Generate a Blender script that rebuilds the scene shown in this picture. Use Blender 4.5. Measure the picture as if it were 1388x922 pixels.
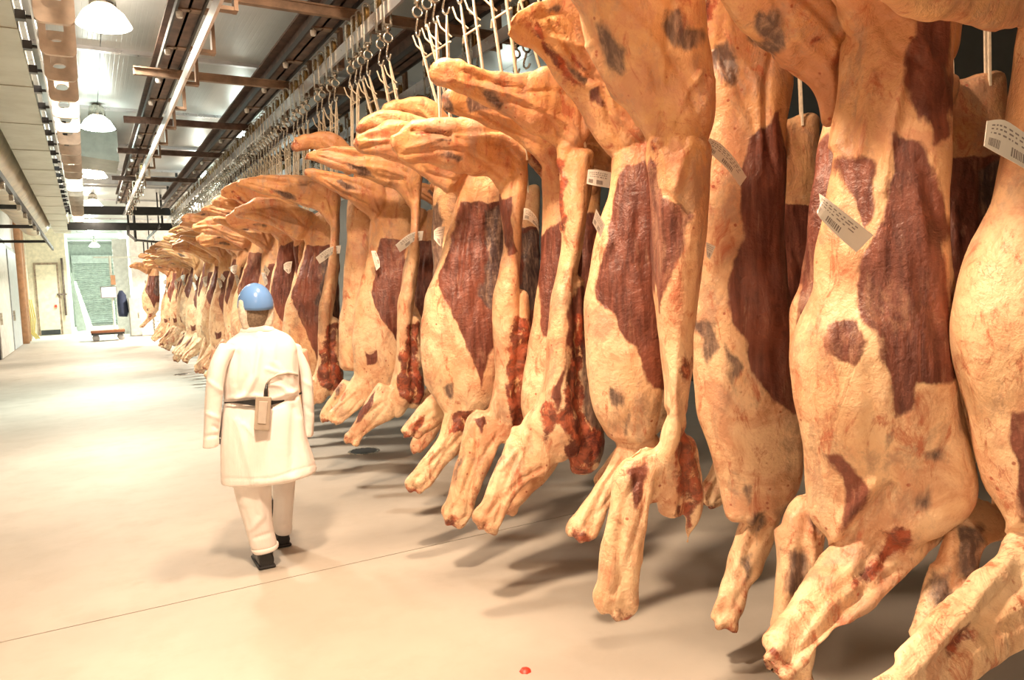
import bpy, bmesh, math, random
import numpy as np
from mathutils import Vector
random.seed(7); rng = np.random.default_rng(7)
S = bpy.context.scene; COL = S.collection
for o in list(bpy.data.objects): bpy.data.objects.remove(o)

# ------------------------------------------------------------------ camera
FOC, CX, CY, EYE = 1000., 694., 461., 1.72
_y = np.array([119-CX, 403-CY, FOC]); _y /= np.linalg.norm(_y)
_z = np.cross(np.array([1, -.035, 0.]), _y); _z /= np.linalg.norm(_z); _z = -_z if _z[1] > 0 else _z
RM = np.stack([np.cross(_y, _z), _y, _z])          # camera (right, down, forward) -> world
CAM = np.array([0, 0, EYE])
cam = bpy.data.cameras.new('camera'); camo = bpy.data.objects.new('camera', cam); COL.objects.link(camo)
cam.sensor_width = 36; cam.lens = 36*FOC/1388; cam.clip_start = .05; cam.clip_end = 200
_r, _d, _f = RM @ np.array([1, 0, 0.]), RM @ np.array([0, 1, 0.]), RM @ np.array([0, 0, 1.])
import mathutils
camo.matrix_world = mathutils.Matrix([[_r[i], -_d[i], -_f[i], CAM[i]] for i in range(3)] + [[0, 0, 0, 1]])
S.camera = camo

# ------------------------------------------------------------------ world, exposure, lamps' strengths
w = bpy.data.worlds.new('world'); S.world = w; w.use_nodes = True
w.node_tree.nodes['Background'].inputs[0].default_value = (.75, .9, .85, 1)
w.node_tree.nodes['Background'].inputs[1].default_value = .015
vs = S.view_settings; vs.view_transform = 'Standard'; vs.look = 'None'; vs.gamma = 1; vs.exposure = -1.15; vs.use_curve_mapping = False
S.cycles.use_denoising = True; S.cycles.max_bounces = 6; S.cycles.sample_clamp_indirect = 6
WARM, MID, COOL = (1, .72, .49), (1, .87, .70), (.86, 1, .90)
# x, y, z, watts, colour, number of bulbs' disc radius
LAMPS = [(-1.0, -2.2, 3.9, 260, WARM), (.25, 2.3, 4.55, 480, WARM), (1.6, 3.9, 4.6, 230, WARM), (.35, 9.1, 4.55, 320, MID), (.35, 14.6, 4.55, 340, COOL), (.35, 20.5, 4.55, 360, MID),
         (.35, 27., 4.55, 420, MID), (.5, 46., 4.4, 1500, COOL), (.3, 38.5, 4.5, 650, COOL), (4.0, 32.5, 4.55, 2200, MID),
         (2.75, 14.6, 4.6, 60, COOL), (2.75, 20.5, 4.6, 120, COOL), (6.2, 10.5, 4.5, 12, COOL)]

# ------------------------------------------------------------------ helpers
def ray(px, py): return RM @ np.array([px-CX, py-CY, FOC])
def at(px, py, Y): v = ray(px, py); return CAM + v*(Y/v[1])
def proj(P):
    c = (P-CAM) @ RM
    return np.stack([CX+FOC*c[:, 0]/c[:, 2], CY+FOC*c[:, 1]/c[:, 2]], 1)

class MB:
    def __init__(s): s.v = []; s.f = []
    def add(s, v, f):
        n = len(s.v); s.v += [tuple(map(float, p)) for p in v]; s.f += [tuple(i+n for i in q) for q in f]; return s
    def box(s, c, d, bev=0):
        x, y, z = [q/2 for q in d]
        return s.add([(c[0]+i*x, c[1]+j*y, c[2]+k*z) for i in (-1, 1) for j in (-1, 1) for k in (-1, 1)],
                     [(0, 1, 3, 2), (4, 6, 7, 5), (0, 4, 5, 1), (2, 3, 7, 6), (0, 2, 6, 4), (1, 5, 7, 3)])
    def bx(s, a, b): return s.box([(p+q)/2 for p, q in zip(a, b)], [abs(q-p) for p, q in zip(a, b)])
    def tube(s, pts, r, n=8, closed=False):
        pts = [np.array(p, float) for p in pts]; N = len(pts); rings = []
        up = None
        for i, p in enumerate(pts):
            a = pts[(i-1) % N] if (closed or i) else p; b = pts[(i+1) % N] if (closed or i < N-1) else p
            t = b-a; t /= np.linalg.norm(t)+1e-9
            if up is None:
                up = np.cross(t, [0, 0, 1.]) if abs(t[2]) < .9 else np.cross(t, [1., 0, 0])
            up = up - t*np.dot(up, t); up /= np.linalg.norm(up)+1e-9
            q = np.cross(t, up); rr = r[i] if isinstance(r, (list, tuple)) else r
            rings.append([p+rr*(math.cos(k*2*math.pi/n)*up+math.sin(k*2*math.pi/n)*q) for k in range(n)])
        v = [p for R_ in rings for p in R_]; f = []
        for i in range(N if closed else N-1):
            j = (i+1) % N
            for k in range(n): f.append((i*n+k, i*n+(k+1) % n, j*n+(k+1) % n, j*n+k))
        if not closed: f += [tuple(range(n-1, -1, -1)), tuple((N-1)*n+k for k in range(n))]
        return s.add(v, f)
    def lathe(s, prof, c=(0, 0, 0), n=20):
        v = []; f = []; P = len(prof)
        for k in range(n):
            a = 2*math.pi*k/n
            v += [(c[0]+r*math.cos(a), c[1]+r*math.sin(a), c[2]+z) for r, z in prof]
        for k in range(n):
            m = (k+1) % n
            for i in range(P-1): f.append((k*P+i, m*P+i, m*P+i+1, k*P+i+1))
        return s.add(v, f)
    def mesh(s, name, mat, smooth=False):
        m = bpy.data.meshes.new(name); m.from_pydata(s.v, [], s.f); m.update()
        if mat: m.materials.append(mat)
        if smooth: m.polygons.foreach_set('use_smooth', [True]*len(m.polygons))
        return m
    def obj(s, name, mat, parent=None, smooth=False, loc=None, bevel=0):
        if loc is not None: s.v = [tuple(np.array(p)-np.array(loc)) for p in s.v]
        o = link(name, s.mesh(name, mat, smooth), parent)
        if loc is not None: o.location = loc
        if bevel:
            b = o.modifiers.new('bevel', 'BEVEL'); b.width = bevel; b.segments = 2; b.limit_method = 'ANGLE'
        return o
def link(name, mesh, parent=None, loc=None):
    o = bpy.data.objects.new(name, mesh); COL.objects.link(o)
    if parent: o.parent = parent
    if loc is not None: o.location = loc
    return o
def empty(name, loc, parent=None):
    o = link(name, None, parent, loc); o.empty_display_size = .1; return o
def tag(o, label, cat, group=None):
    o['label'] = label; o['category'] = cat
    if group: o['group'] = group
    return o
def struct(o): o['kind'] = 'structure'; return o
def copy_tree(o, loc=None, parent=None):
    c = o.copy(); COL.objects.link(c); c.parent = parent
    if loc is not None: c.location = loc
    for ch in o.children: copy_tree(ch, None, c)
    return c

class NT:
    def __init__(s, name, rough=.5, metal=0., spec=.5):
        s.m = bpy.data.materials.new(name); s.m.use_nodes = True; s.t = s.m.node_tree; s.b = s.t.nodes['Principled BSDF']
        s.b.inputs['Roughness'].default_value = rough; s.b.inputs['Metallic'].default_value = metal; s.b.inputs['Specular IOR Level'].default_value = spec
    def n(s, typ, **k):
        x = s.t.nodes.new('ShaderNode'+typ)
        for a, b in k.items():
            if a.startswith('i_'): s.set(x.inputs[a[2:].replace('_', ' ')], b)
            else: setattr(x, a, b)
        return x
    def set(s, sock, val):
        if isinstance(val, bpy.types.NodeSocket): s.t.links.new(val, sock)
        else: sock.default_value = val
    def mix(s, f, a, b, mode='MIX'):
        x = s.n('Mix', data_type='RGBA', blend_type=mode)
        s.set(x.inputs[0], f); s.set(x.inputs[6], a if not isinstance(a, tuple) else (*a, 1)[:4]); s.set(x.inputs[7], b if not isinstance(b, tuple) else (*b, 1)[:4])
        return x.outputs[2]
    def math(s, op, a, b=0., c=None, clamp=False):
        x = s.n('Math', operation=op, use_clamp=clamp); s.set(x.inputs[0], a); s.set(x.inputs[1], b)
        if c is not None: s.set(x.inputs[2], c)
        return x.outputs[0]
    def noise(s, vec, scale, detail=4, rough=.55, dist=0., stretch=None):
        if stretch:
            mp = s.n('Mapping'); mp.inputs['Scale'].default_value = stretch; s.set(mp.inputs[0], vec); vec = mp.outputs[0]
        x = s.n('TexNoise'); s.set(x.inputs['Vector'], vec); x.inputs['Scale'].default_value = scale; x.inputs['Detail'].default_value = detail
        x.inputs['Roughness'].default_value = rough; x.inputs['Distortion'].default_value = dist
        return x.outputs[0]
    def step(s, v, lo, hi):
        x = s.n('MapRange', interpolation_type='SMOOTHSTEP'); s.set(x.inputs[0], v); s.set(x.inputs[1], lo); s.set(x.inputs[2], hi); return x.outputs[0]
    def coord(s, kind='Object'): return s.n('TexCoord').outputs[kind]
    def bump(s, h, strength=.3, dist=.01):
        x = s.n('Bump'); x.inputs['Strength'].default_value = strength; x.inputs['Distance'].default_value = dist; s.set(x.inputs['Height'], h)
        s.t.links.new(x.outputs[0], s.b.inputs['Normal'])
    def base(s, c): s.set(s.b.inputs['Base Color'], (*c, 1) if isinstance(c, tuple) else c); return s.m

def simple(name, c, rough=.5, metal=0., var=.12, scale=6., bump=0.):
    t = NT(name, rough, metal); co = t.coord(); n = t.noise(co, scale, 5)
    t.base(t.mix(t.step(n, .3, .7), tuple(q*(1-var) for q in c), tuple(min(1, q*(1+var)) for q in c)))
    t.set(t.b.inputs['Roughness'], t.math('ADD', t.math('MULTIPLY', n, .2), rough-.1))
    if bump: t.bump(t.noise(co, scale*6, 4), bump, .004)
    return t.m
def emis(name, c, s):
    t = NT(name); t.base((.9, .9, .9)); t.b.inputs['Emission Color'].default_value = (*c, 1); t.b.inputs['Emission Strength'].default_value = s; return t.m

# ------------------------------------------------------------------ materials
def m_carcass():
    t = NT('carcass_flesh', .42, 0, .45)
    oi = t.n('ObjectInfo').outputs['Random']
    sh = t.n('VectorMath', operation='ADD'); t.set(sh.inputs[0], t.coord())
    cb = t.n('CombineXYZ'); [t.set(cb.inputs[i], t.math('MULTIPLY', oi, 9.+i*4)) for i in range(3)]; t.set(sh.inputs[1], cb.outputs[0]); co = sh.outputs[0]
    at_ = t.n('VertexColor', layer_name='tissue_shade'); sp = t.n('SeparateColor'); t.set(sp.inputs[0], at_.outputs[0]); mu, dk, rd = sp.outputs; org_shade = at_.outputs[1]
    big = t.noise(co, 3.2, 4, .6); med = t.noise(co, 11, 5, .6); fine = t.noise(co, 55, 4, .65)
    fib = t.noise(co, 30, 5, .6, .2, (1.6, 1.6, .16)); fibx = t.noise(co, 26, 4, .6, .5, (.35, 1.3, 1.1))
    fat = t.mix(t.step(big, .35, .7), (.87, .63, .40), (.78, .49, .27))
    tint = t.math('ADD', oi, -.5)
    fat = t.mix(t.math('MULTIPLY', org_shade, t.math('ADD', .7, t.math('MULTIPLY', t.step(med, .2, .75), .3))), fat, t.mix(t.step(big, .4, .7), (.64, .30, .10), (.50, .205, .08)))  # oranger fat on hind legs, with shade painted into the upper parts
    fat = t.mix(t.math('MULTIPLY', t.step(med, .52, .75), .4), fat, (.86, .66, .45))
    # fat worn thin over the meat: broad pink and bluish clouds, then fine streaks, veins and specks of blood
    fat = t.mix(t.math('MULTIPLY', t.step(t.noise(co, 4.5, 7, .72, .8), .44, .62), .75), fat, (.58, .27, .15))
    fat = t.mix(t.math('MULTIPLY', t.step(t.noise(co, 5.5, 6, .72, .4, (1.1, 1.1, .6)), .50, .66), .7), fat, (.40, .245, .165))
    fat = t.mix(t.math('MULTIPLY', t.step(t.noise(co, 8, 7, .76, .7, (1.3, 1.3, .5)), .53, .66), .85), fat, (.46, .13, .06))
    rg = t.math('ABSOLUTE', t.math('SUBTRACT', t.noise(co, 5, 4, .6, 1.2), .5))
    fat = t.mix(t.math('MULTIPLY', t.math('SUBTRACT', 1., t.step(rg, .0, .010)), t.math('MULTIPLY', t.step(t.noise(co, 3, 2), .56, .64), .5)), fat, (.38, .07, .04))
    vo = t.n('TexVoronoi'); t.set(vo.inputs['Vector'], co); vo.inputs['Scale'].default_value = 17; vo.inputs['Randomness'].default_value = 1
    spk = t.math('MULTIPLY', t.math('SUBTRACT', 1., t.step(t.math('ADD', vo.outputs['Distance'], t.math('MULTIPLY', t.noise(co, 60, 2), .12)), .13, .2)), t.step(t.noise(co, 4.5, 2), .46, .56))
    fat = t.mix(t.math('MULTIPLY', spk, .8), fat, (.33, .06, .03))
    edge = lambda m, n, k, lo=.38, hi=.62: t.step(t.math('ADD', m, t.math('MULTIPLY', t.math('SUBTRACT', n, .5), k)), lo, hi)
    mus = t.mix(t.step(fib, .35, .68), (.10, .028, .019), (.205, .066, .043))
    mus = t.mix(t.math('MULTIPLY', t.step(big, .45, .72), .6), mus, (.31, .092, .05))
    mus = t.mix(t.math('MULTIPLY', t.step(t.noise(co, 7, 6, .7, .6, (1, 1, .35)), .54, .76), .6), mus, (.50, .28, .17))
    mus = t.mix(t.math('MULTIPLY', t.step(t.noise(co, 26, 6, .7, .3, (1, 1, .12)), .60, .74), .4), mus, (.60, .36, .24))
    drk = t.mix(t.step(t.noise(co, 34, 5, .65, .3, (1.3, 1.3, .25)), .40, .75), (.07, .045, .045), (.34, .215, .15))
    red = t.mix(t.step(t.noise(co, 13, 6, .7, .5), .42, .62), (.12, .018, .014), (.40, .08, .035))
    red = t.mix(t.step(t.noise(co, 17, 5, .65, .8, (1, 1, .5)), .56, .68), red, (.78, .46, .24))
    c = t.mix(edge(mu, t.math('ADD', t.math('MULTIPLY', med, .6), t.math('MULTIPLY', fib, .4)), 1.0), fat, mus)
    c = t.mix(t.math('MULTIPLY', edge(dk, t.noise(co, 9, 6, .68, .5, (1.2, 1.2, .5)), 1.3, .36, .78), .9), c, drk); c = t.mix(t.math('MULTIPLY', edge(rd, t.noise(co, 14, 6, .72), 1.6, .40, .72), .92), c, red)
    cre = t.math('ABSOLUTE', t.math('SUBTRACT', t.noise(co, 7, 5, .62, .9, (1, 1, .55)), .5))
    hgt = t.math('ADD', t.math('MULTIPLY', fine, .28), t.math('ADD', t.math('MULTIPLY', med, .8), t.math('ADD', t.math('MULTIPLY', fibx, .5), t.math('MULTIPLY', t.step(cre, .0, .10), .12))))
    t.bump(hgt, .55, .02)
    t.set(t.b.inputs['Roughness'], t.math('ADD', t.math('MULTIPLY', med, .35), .28))
    return t.base(c)
def m_floor():
    t = NT('polished_concrete', .3, 0, .25); co = t.coord()
    a = t.noise(co, .5, 5, .6); b = t.noise(co, 3.5, 6, .65); f = t.noise(co, 60, 3)
    c = t.mix(t.step(a, .3, .7), (.40, .37, .325), (.50, .46, .405)); c = t.mix(t.math('MULTIPLY', t.step(b, .45, .7), .35), c, (.38, .34, .29))
    c = t.mix(t.math('MULTIPLY', t.step(t.noise(co, 1.6, 3), .68, .74), .35), c, (.3, .26, .2))
    t.bump(f, .06, .003); t.set(t.b.inputs['Roughness'], t.math('ADD', t.math('MULTIPLY', b, .3), .36))
    return t.base(c)
def m_ceiling():
    t = NT('white_ceiling_panel', .28, .0, .5); co = t.coord()
    wv = t.n('TexWave', wave_type='BANDS', bands_direction='X'); t.set(wv.inputs[0], co); wv.inputs['Scale'].default_value = 5.5; wv.inputs['Distortion'].default_value = 0
    g = t.step(wv.outputs['Fac'] if 'Fac' in wv.outputs else wv.outputs[1], .0, .06)
    t.bump(g, .25, .004)
    return t.base(t.mix(t.step(t.noise(co, .8, 4), .3, .7), (.50, .52, .51), (.60, .61, .60)))
def m_coat():
    t = NT('white_cotton', .85, 0, .2); co = t.coord()
    t.bump(t.math('ADD', t.noise(co, 9, 4, .55, .6, (1, 1, .35)), t.math('MULTIPLY', t.noise(co, 300, 2), .05)), .35, .03)
    return t.base(t.mix(t.step(t.noise(co, 5, 4), .3, .75), (.85, .79, .76), (.90, .86, .83)))
def m_duct():
    t = NT('galvanised_duct', .42, .55, .5); co = t.coord(); n = t.noise(co, 2.2, 5, .6); 
    t.bump(t.noise(co, 5, 4, .6, .4), .12, .02)
    return t.base(t.mix(t.step(n, .3, .7), (.47, .45, .37), (.58, .57, .49)))
M = dict(flesh=m_carcass(), floor=m_floor(), ceil=m_ceiling(), coat=m_coat(), duct=m_duct(),
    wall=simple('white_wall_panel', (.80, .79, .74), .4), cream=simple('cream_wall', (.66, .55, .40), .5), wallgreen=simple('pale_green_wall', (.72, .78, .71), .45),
    bluegrey=simple('blue_grey_door', (.50, .56, .62), .4), darkgreen=simple('dull_green_wall', (.05, .052, .046), .5), shutter=simple('shutter_white', (.80, .86, .81), .4), rust=simple('brown_painted_steel', (.15, .10, .08), .55, .35, .35, 9), rusty=simple('light_brown_steel', (.28, .19, .13), .5, .3, .3, 7),
    dark=simple('dark_steel', (.05, .05, .05), .5, .5), rail=simple('galvanised_rail', (.72, .72, .74), .3, .8, .08), steel=simple('worn_steel', (.66, .62, .54), .28, .95, .2, 14),
    brass=simple('brown_wheel', (.34, .22, .08), .4, .6, .3, 20), twine=simple('cotton_twine', (.80, .70, .54), .9, 0, .12, 40), paper=simple('white_paper', (.86, .82, .74), .6, 0, .04),
    ink=simple('grey_print', (.30, .26, .24), .7), hat=NT('blue_plastic', .22, 0, .5).base((.13, .28, .60)), net=simple('white_hairnet', (.75, .66, .55), .9, 0, .2, 60, .6),
    hair=simple('grey_hair', (.22, .16, .11), .8, 0, .3, 80, .8), skin=simple('skin', (.58, .34, .24), .5), black=simple('black_rubber', (.015, .015, .017), .35), belt=simple('black_webbing', (.012, .012, .014), .6),
    glove=simple('blue_glove', (.02, .03, .14), .5), radio=simple('grey_plastic', (.42, .35, .28), .45), radio2=simple('light_grey_plastic', (.52, .46, .40), .4),
    beige=simple('beige_plate', (.66, .56, .47), .5, .1, .15, 8), plastic=simple('wrinkled_lagging', (.58, .50, .38), .35, .2, .2, 3, .5), grey=simple('grey_paint', (.33, .33, .33), .5), wood=simple('red_brown_wood', (.30, .12, .06), .6),
    white=simple('white_paint', (.85, .85, .82), .4), jacket=simple('navy_cloth', (.02, .03, .07), .8), red=simple('red_plastic', (.6, .05, .03), .4), copper=simple('orange_brown_pipe', (.62, .35, .20), .5), yellow=simple('yellow_hose', (.6, .45, .08), .5),
    screen=emis('lit_screen', (.5, .85, 1), 1.6), unit=simple('grey_unit', (.36, .38, .34), .5))

# ------------------------------------------------------------------ room
XL, XR, Y0, YE, ZC = -2.35, 8.5, -6., 53., 5.0
floor = struct(MB().bx((XL, Y0, -.12), (XR, YE+.4, -.012)).obj('floor', M['grey']))
for ya, yb, sk in ((Y0, 4.43, 0), (4.43, 16.4, 0), (16.4, 28.4, 0), (28.4, YE+.4, 0)):
    g = .005
    MB().bx((XL, ya+g, -.012), (XR, yb-g, 0)).obj('slab', M['floor'], floor)
ceil = struct(MB().bx((XL, Y0, ZC+.03), (XR, YE, ZC+.15)).obj('ceiling', M['grey']))
pv = None
for i in range(17):
    for j in range(4):
        ya = Y0+i*3.47+.9-.9; x0 = XL+j*2.72
        if pv is None: pv = MB().bx((.006, .02, -.0), (2.714, 3.45, .03)).mesh('ceiling_panel', M['ceil'])
        link('ceiling_panel', pv, ceil, (x0, ya, ZC))
    m = MB().bx((XL, Y0+i*3.47-.045, ZC-.05), (XR, Y0+i*3.47+.045, ZC)).obj('joint_strip', M['rail'], ceil)
struct(MB().bx((XL-.2, Y0, 0), (XL, 41, ZC)).obj('wall_left', M['wall']))
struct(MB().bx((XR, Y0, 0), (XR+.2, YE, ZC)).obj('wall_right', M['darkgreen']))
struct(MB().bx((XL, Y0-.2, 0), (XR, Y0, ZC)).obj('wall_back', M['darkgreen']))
# cross wall with the cream door, recess beyond
cw = struct(MB().bx((XL, 41, 0), (-.78, 41.2, ZC)).obj('wall_cross', M['cream']))
struct(MB().bx((-.98, 41.2, 0), (-.78, YE, ZC)).obj('wall_recess', M['wallgreen']))
we = struct(MB().bx((-.78, YE, 0), (1.75, YE+.2, ZC)).obj('wall_end', M['wallgreen']))
wf = struct(MB().bx((1.95, 36, 0), (XR, 36.2, ZC)).obj('wall_far_right', M['white']))
struct(MB().bx((1.75, 36.2, 0), (1.95, YE, ZC)).obj('wall_passage', M['wall']))
MB().bx((1.72, 35.9, 0), (1.98, 36.25, ZC)).obj('corner_post', M['white'], wf)
for i in range(7):
    MB().bx((2.4+i*.9, 35.975, .35), (3.27+i*.9, 36, 4.6)).obj('wall_panel', M['white'], wf)
# left wall: sliding cold-room door, posts, pipes
def door(nm, x, y0, y1, h, mat, frame):
    d = struct(MB().bx((x, y0, 0.02), (x+.09, y1, h)).obj(nm, mat))
    MB().bx((x+.0, y0-.14, 0), (x+.06, y0, h+.14)).obj('door_jamb', frame, d); MB().bx((x, y1, 0), (x+.06, y1+.14, h+.14)).obj('door_jamb', frame, d)
    MB().bx((x, y0, h), (x+.06, y1, h+.14)).obj('door_head', frame, d)
    MB().bx((x+.09, y0+.2, 1.0), (x+.15, y0+.26, 1.35)).obj('door_handle', M['steel'], d)
    return d
door('door_1', XL, 25.9, 29.8, 3.55, M['white'], M['dark']); door('door_2', XL, 30.3, 33.6, 3.45, M['bluegrey'], M['grey'])
d4 = struct(MB().bx((-2.02, 40.92, .03), (-1.2, 41, 3.3)).obj('door_4', M['cream']))
MB().bx((-2.1, 40.94, 0), (-2.02, 41, 3.4)).obj('door_jamb', M['rusty'], d4); MB().bx((-1.2, 40.94, 0), (-1.12, 41, 3.4)).obj('door_jamb', M['rusty'], d4)
MB().bx((-2.02, 40.94, 3.3), (-1.2, 41, 3.4)).obj('door_head', M['rusty'], d4); MB().bx((-1.38, 40.84, 1.3), (-1.28, 40.92, 1.42)).obj('door_handle', M['red'], d4); MB().bx((-2.0, 40.9, .03), (-1.22, 40.92, .25)).obj('kick_plate', M['dark'], d4)
for y, x, r, mt in ((34.3, -2.2, .12, 'copper'), (35.0, -2.2, .09, 'copper'), (36.2, -2.2, .08, 'copper'), (38.2, -2.24, .05, 'cream')):
    tag(MB().tube([(x, y, 0), (x, y, 4.9)], r, 10).obj('wall_pipe', M[mt], smooth=True), dict([(.12, 'thick orange-brown upright pipe just beyond the blue-grey door'), (.09, 'slimmer orange-brown upright pipe next beyond the thick one by the door'), (.08, 'orange-brown upright pipe beside the yellow hose'), (.05, 'thin cream upright pipe in the far left corner')])[r], 'pipe', 'pipes on the left wall')
tag(MB().tube([(-.95, 40.85, .9), (-.95, 40.85, 3.6)], .05, 10).tube([(-1.25, 40.85, 1.9), (-.85, 40.85, 1.9)], .04).obj('wall_pipe', M['rust'], smooth=True), 'thin brown pipe with red valve bar beside the cream far door', 'pipe')
hz = MB()
for k in range(3): hz.tube([(-2.18+.05*k, 36.8+k*.2, 1.7), (-2.12+.06*k, 36.8+k*.22, .9), (-2.16+.04*k, 36.9+k*.2, .3), (-2.0+.05*k, 37.+k*.2, .04)], .025, 6)
tag(hz.obj('hose', M['yellow'], smooth=True), 'yellow hose hanging in loops low on the left wall', 'hose')
MBp = MB().bx((XL, Y0, 0), (XL+.04, 17.2, .9)); struct(MBp.obj('baseboard_left', M['cream']))
# end of the passage: roller shutter of narrow slats (each about 3 px in the picture)
sh = MB(); zz = 0.05
while zz < 3.75:
    sh.add([(-.62, 52.98, zz), (1.5, 52.98, zz), (1.5, 52.9, zz+.07), (-.62, 52.9, zz+.07), (-.62, 52.98, zz+.125), (1.5, 52.98, zz+.125)], [(0, 1, 2, 3), (3, 2, 5, 4)]); zz += .13
dr = struct(MB().bx((-.72, 52.86, 0), (-.62, 53, 3.95)).bx((1.5, 52.86, 0), (1.6, 53, 3.95)).obj('door_5', M['wallgreen']))
sl = sh.obj('shutter_slats', M['shutter'], dr); sl['kind'] = 'stuff'
MB().bx((-.72, 52.6, 3.8), (1.6, 53, 4.3)).obj('shutter_box', M['shutter'], dr)
for i, (x, h, lean) in enumerate(((-.6, 3.0, .25), (-.45, 2.6, .4))):
    tag(MB().add([(x, 44+i*2, 0), (x+lean+.2, 44+i*2, 0), (x-.05, 44.6+i*2, h), (x-.12, 44.6+i*2, h), (x, 44.3+i*2, 0), (x+lean+.2, 44.3+i*2, 0), (x-.05, 44.9+i*2, h), (x-.12, 44.9+i*2, h)],
        [(0, 1, 2, 3), (5, 4, 7, 6), (1, 5, 6, 2), (4, 0, 3, 7), (3, 2, 6, 7), (0, 4, 5, 1)]).obj('guard_panel', M['unit']),
        ['nearer grey green panel leaning against the recess wall before the shutter', 'farther grey green panel leaning against the recess wall before the shutter'][i], 'panel')

# ------------------------------------------------------------------ overhead steelwork
RAILX, RZ = (1.0, 2.19, 3.33), 3.9
def beam(x, z, ya, yb, w_=.22, h=.26, lab='', mat='rust'):
    o = empty('steel_beam', (x, ya, z)); L = yb-ya
    MB().bx((-w_/2, 0, -h/2), (w_/2, L, -h/2+.025)).obj('bottom_flange', M[mat], o); MB().bx((-w_/2, 0, h/2-.025), (w_/2, L, h/2)).obj('top_flange', M[mat], o)
    MB().bx((-.012, 0, -h/2), (.012, L, h/2)).obj('web', M[mat], o)
    for s in (-1, 1): MB().bx((s*w_/2-.01, 0, -h/2-.03), (s*w_/2+.01, L, -h/2+.03)).obj('flange_lip', M['dark'], o)
    return tag(o, lab, 'beam')
def rail(x, ya, yb, lab):
    o = MB().bx((x-.012, ya, RZ-.055), (x+.012, yb, RZ+.055)).obj('hanging_rail', M['rail']); return tag(o, lab, 'rail')
brk_mesh = MB().bx((-.03, -.05, 0), (.16, .05, .03)).bx((.13, -.05, -.36), (.16, .05, 0)).bx((.0, -.04, -.36), (.16, .04, -.33)).bx((-.14, -.03, 0.0), (-.02, .03, .035)).mesh('rail_bracket', M['rusty'])
bolt_mesh = MB().lathe([(0, -.05), (.025, -.05), (.03, -.03), (.03, 0), (.012, 0), (.012, .04), (0, .04)], n=8).mesh('bolt', M['white'])
for i, x in enumerate(RAILX):
    yb = (23, 24, 20)[i]
    beam(x-.04, 4.38, -1, yb, lab=('dark brown overhead beam running above the empty left rail', 'dark brown overhead beam above the rail carrying the front carcasses', 'dark brown overhead beam above the second carcass rail at the right')[i])
    r_ = rail(x, -1, yb, ('empty bright flat steel rail along the middle of the ceiling', 'bright steel rail carrying the front row of carcass hooks', 'second steel rail behind, carrying the back row of hooks')[i])
    for k in range(int(yb/1.15)):
        y = .4+k*1.15
        b = link('rail_bracket', brk_mesh, r_, (x, y, RZ+.36)); b.location = Vector((x, y, RZ+.34))
        link('bolt', bolt_mesh, r_, (x-.12, y, 4.22))
for k, (y, xa, xb) in enumerate(((6.6, .7, 4.1), (9.15, .6, 4.1), (11.7, .6, 4.1), (14.2, .6, 4.1), (17.5, .6, 4.1))):
    tag(MB().bx((xa, y-.03, 4.12), (xb, y+.03, 4.2)).bx((xa, y-.045, 4.19), (xb, y+.045, 4.205)).obj('cross_bar', M['rusty' if k < 2 else 'rust']),
        ('nearest brown cross bar tying the overhead rails together', 'second brown cross bar tying the overhead rails together', 'third brown cross bar tying the overhead rails, beyond the lamp', 'fourth brown cross bar tying the overhead rails, deep in the hall', 'fifth and farthest brown cross bar tying the overhead rails')[k], 'cross bar')
for k, (y, z, xa, xb) in enumerate(((22., 4.75, -.3, 6), (24.5, 4.2, -.4, 2.6), (27, 3.95, -.4, 2.8))):
    o = tag(MB().bx((xa, y-.06, z-.12), (xb, y+.06, z+.12)).obj('header_beam', M['dark' if k else 'grey']), ('deep grey header beam across the hall near the far end', 'dark pipe-like header across the hall under the grey header beam', 'lowest dark header across the hall above the bright far wall')[k], 'beam')
    for x in (.0, 1.3, 2.3): MB().bx((x-.03, y-.03, z+.1), (x+.03, y+.03, ZC)).obj('hanger_rod', M['dark'], o)
# far curved switch rail with hanging rods
o = tag(MB().tube([(1.15, 24, 3.75), (1.2, 25.5, 3.6), (1.5, 27.5, 3.55), (2.2, 28.5, 3.55), (3.3, 28.8, 3.55)], .04, 8).bx((1.46, 27.46, 3.5), (1.54, 27.54, ZC)).bx((3.2, 28.76, 3.5), (3.28, 28.84, ZC)).obj('curved_rail', M['dark'], smooth=True), 'dark curved rail bending right above the far white wall', 'rail')
for k in range(5): MB().bx((1.75+k*.13, 28.2+k*.06, 2.95+.05*k), (1.79+k*.13, 28.24+k*.06, 3.55)).obj('hanger_rod', M['dark'], o)
# left service duct, lagged pipe, track with plates
dk = tag(MB().bx((-.86, 1.5, 4.02), (-.36, 31, 4.5)).obj('air_duct', M['duct']), 'long rectangular galvanised duct running along the upper left', 'duct')
for k in range(15): MB().bx((-.868, 1.6+k*2.02, 4.012), (-.352, 1.625+k*2.02, 4.5)).obj('duct_joint', M['duct'], dk)
lg = MB(); pts = []
for k in range(60):
    y = 1.5+k*.5; pts.append((-1.42+.02*math.sin(k*1.7), y, 4.35))
lg.tube(pts, [.46+.02*math.sin(k*2.1)+.012*math.sin(k*5.3) for k in range(60)], 18)
tag(lg.obj('lagged_pipe', M['plastic'], smooth=True), 'fat crinkled tan lagged pipe beside the duct at upper left', 'pipe')
trk = tag(MB().bx((-.225, 1.5, 3.86), (-.21, 24, 3.96)).bx((-.34, 1.5, 4.02), (-.3, 24, 4.1)).obj('plate_track', M['rail']), 'slim bright rail beside the duct carrying slotted beige plates', 'rail')
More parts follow.
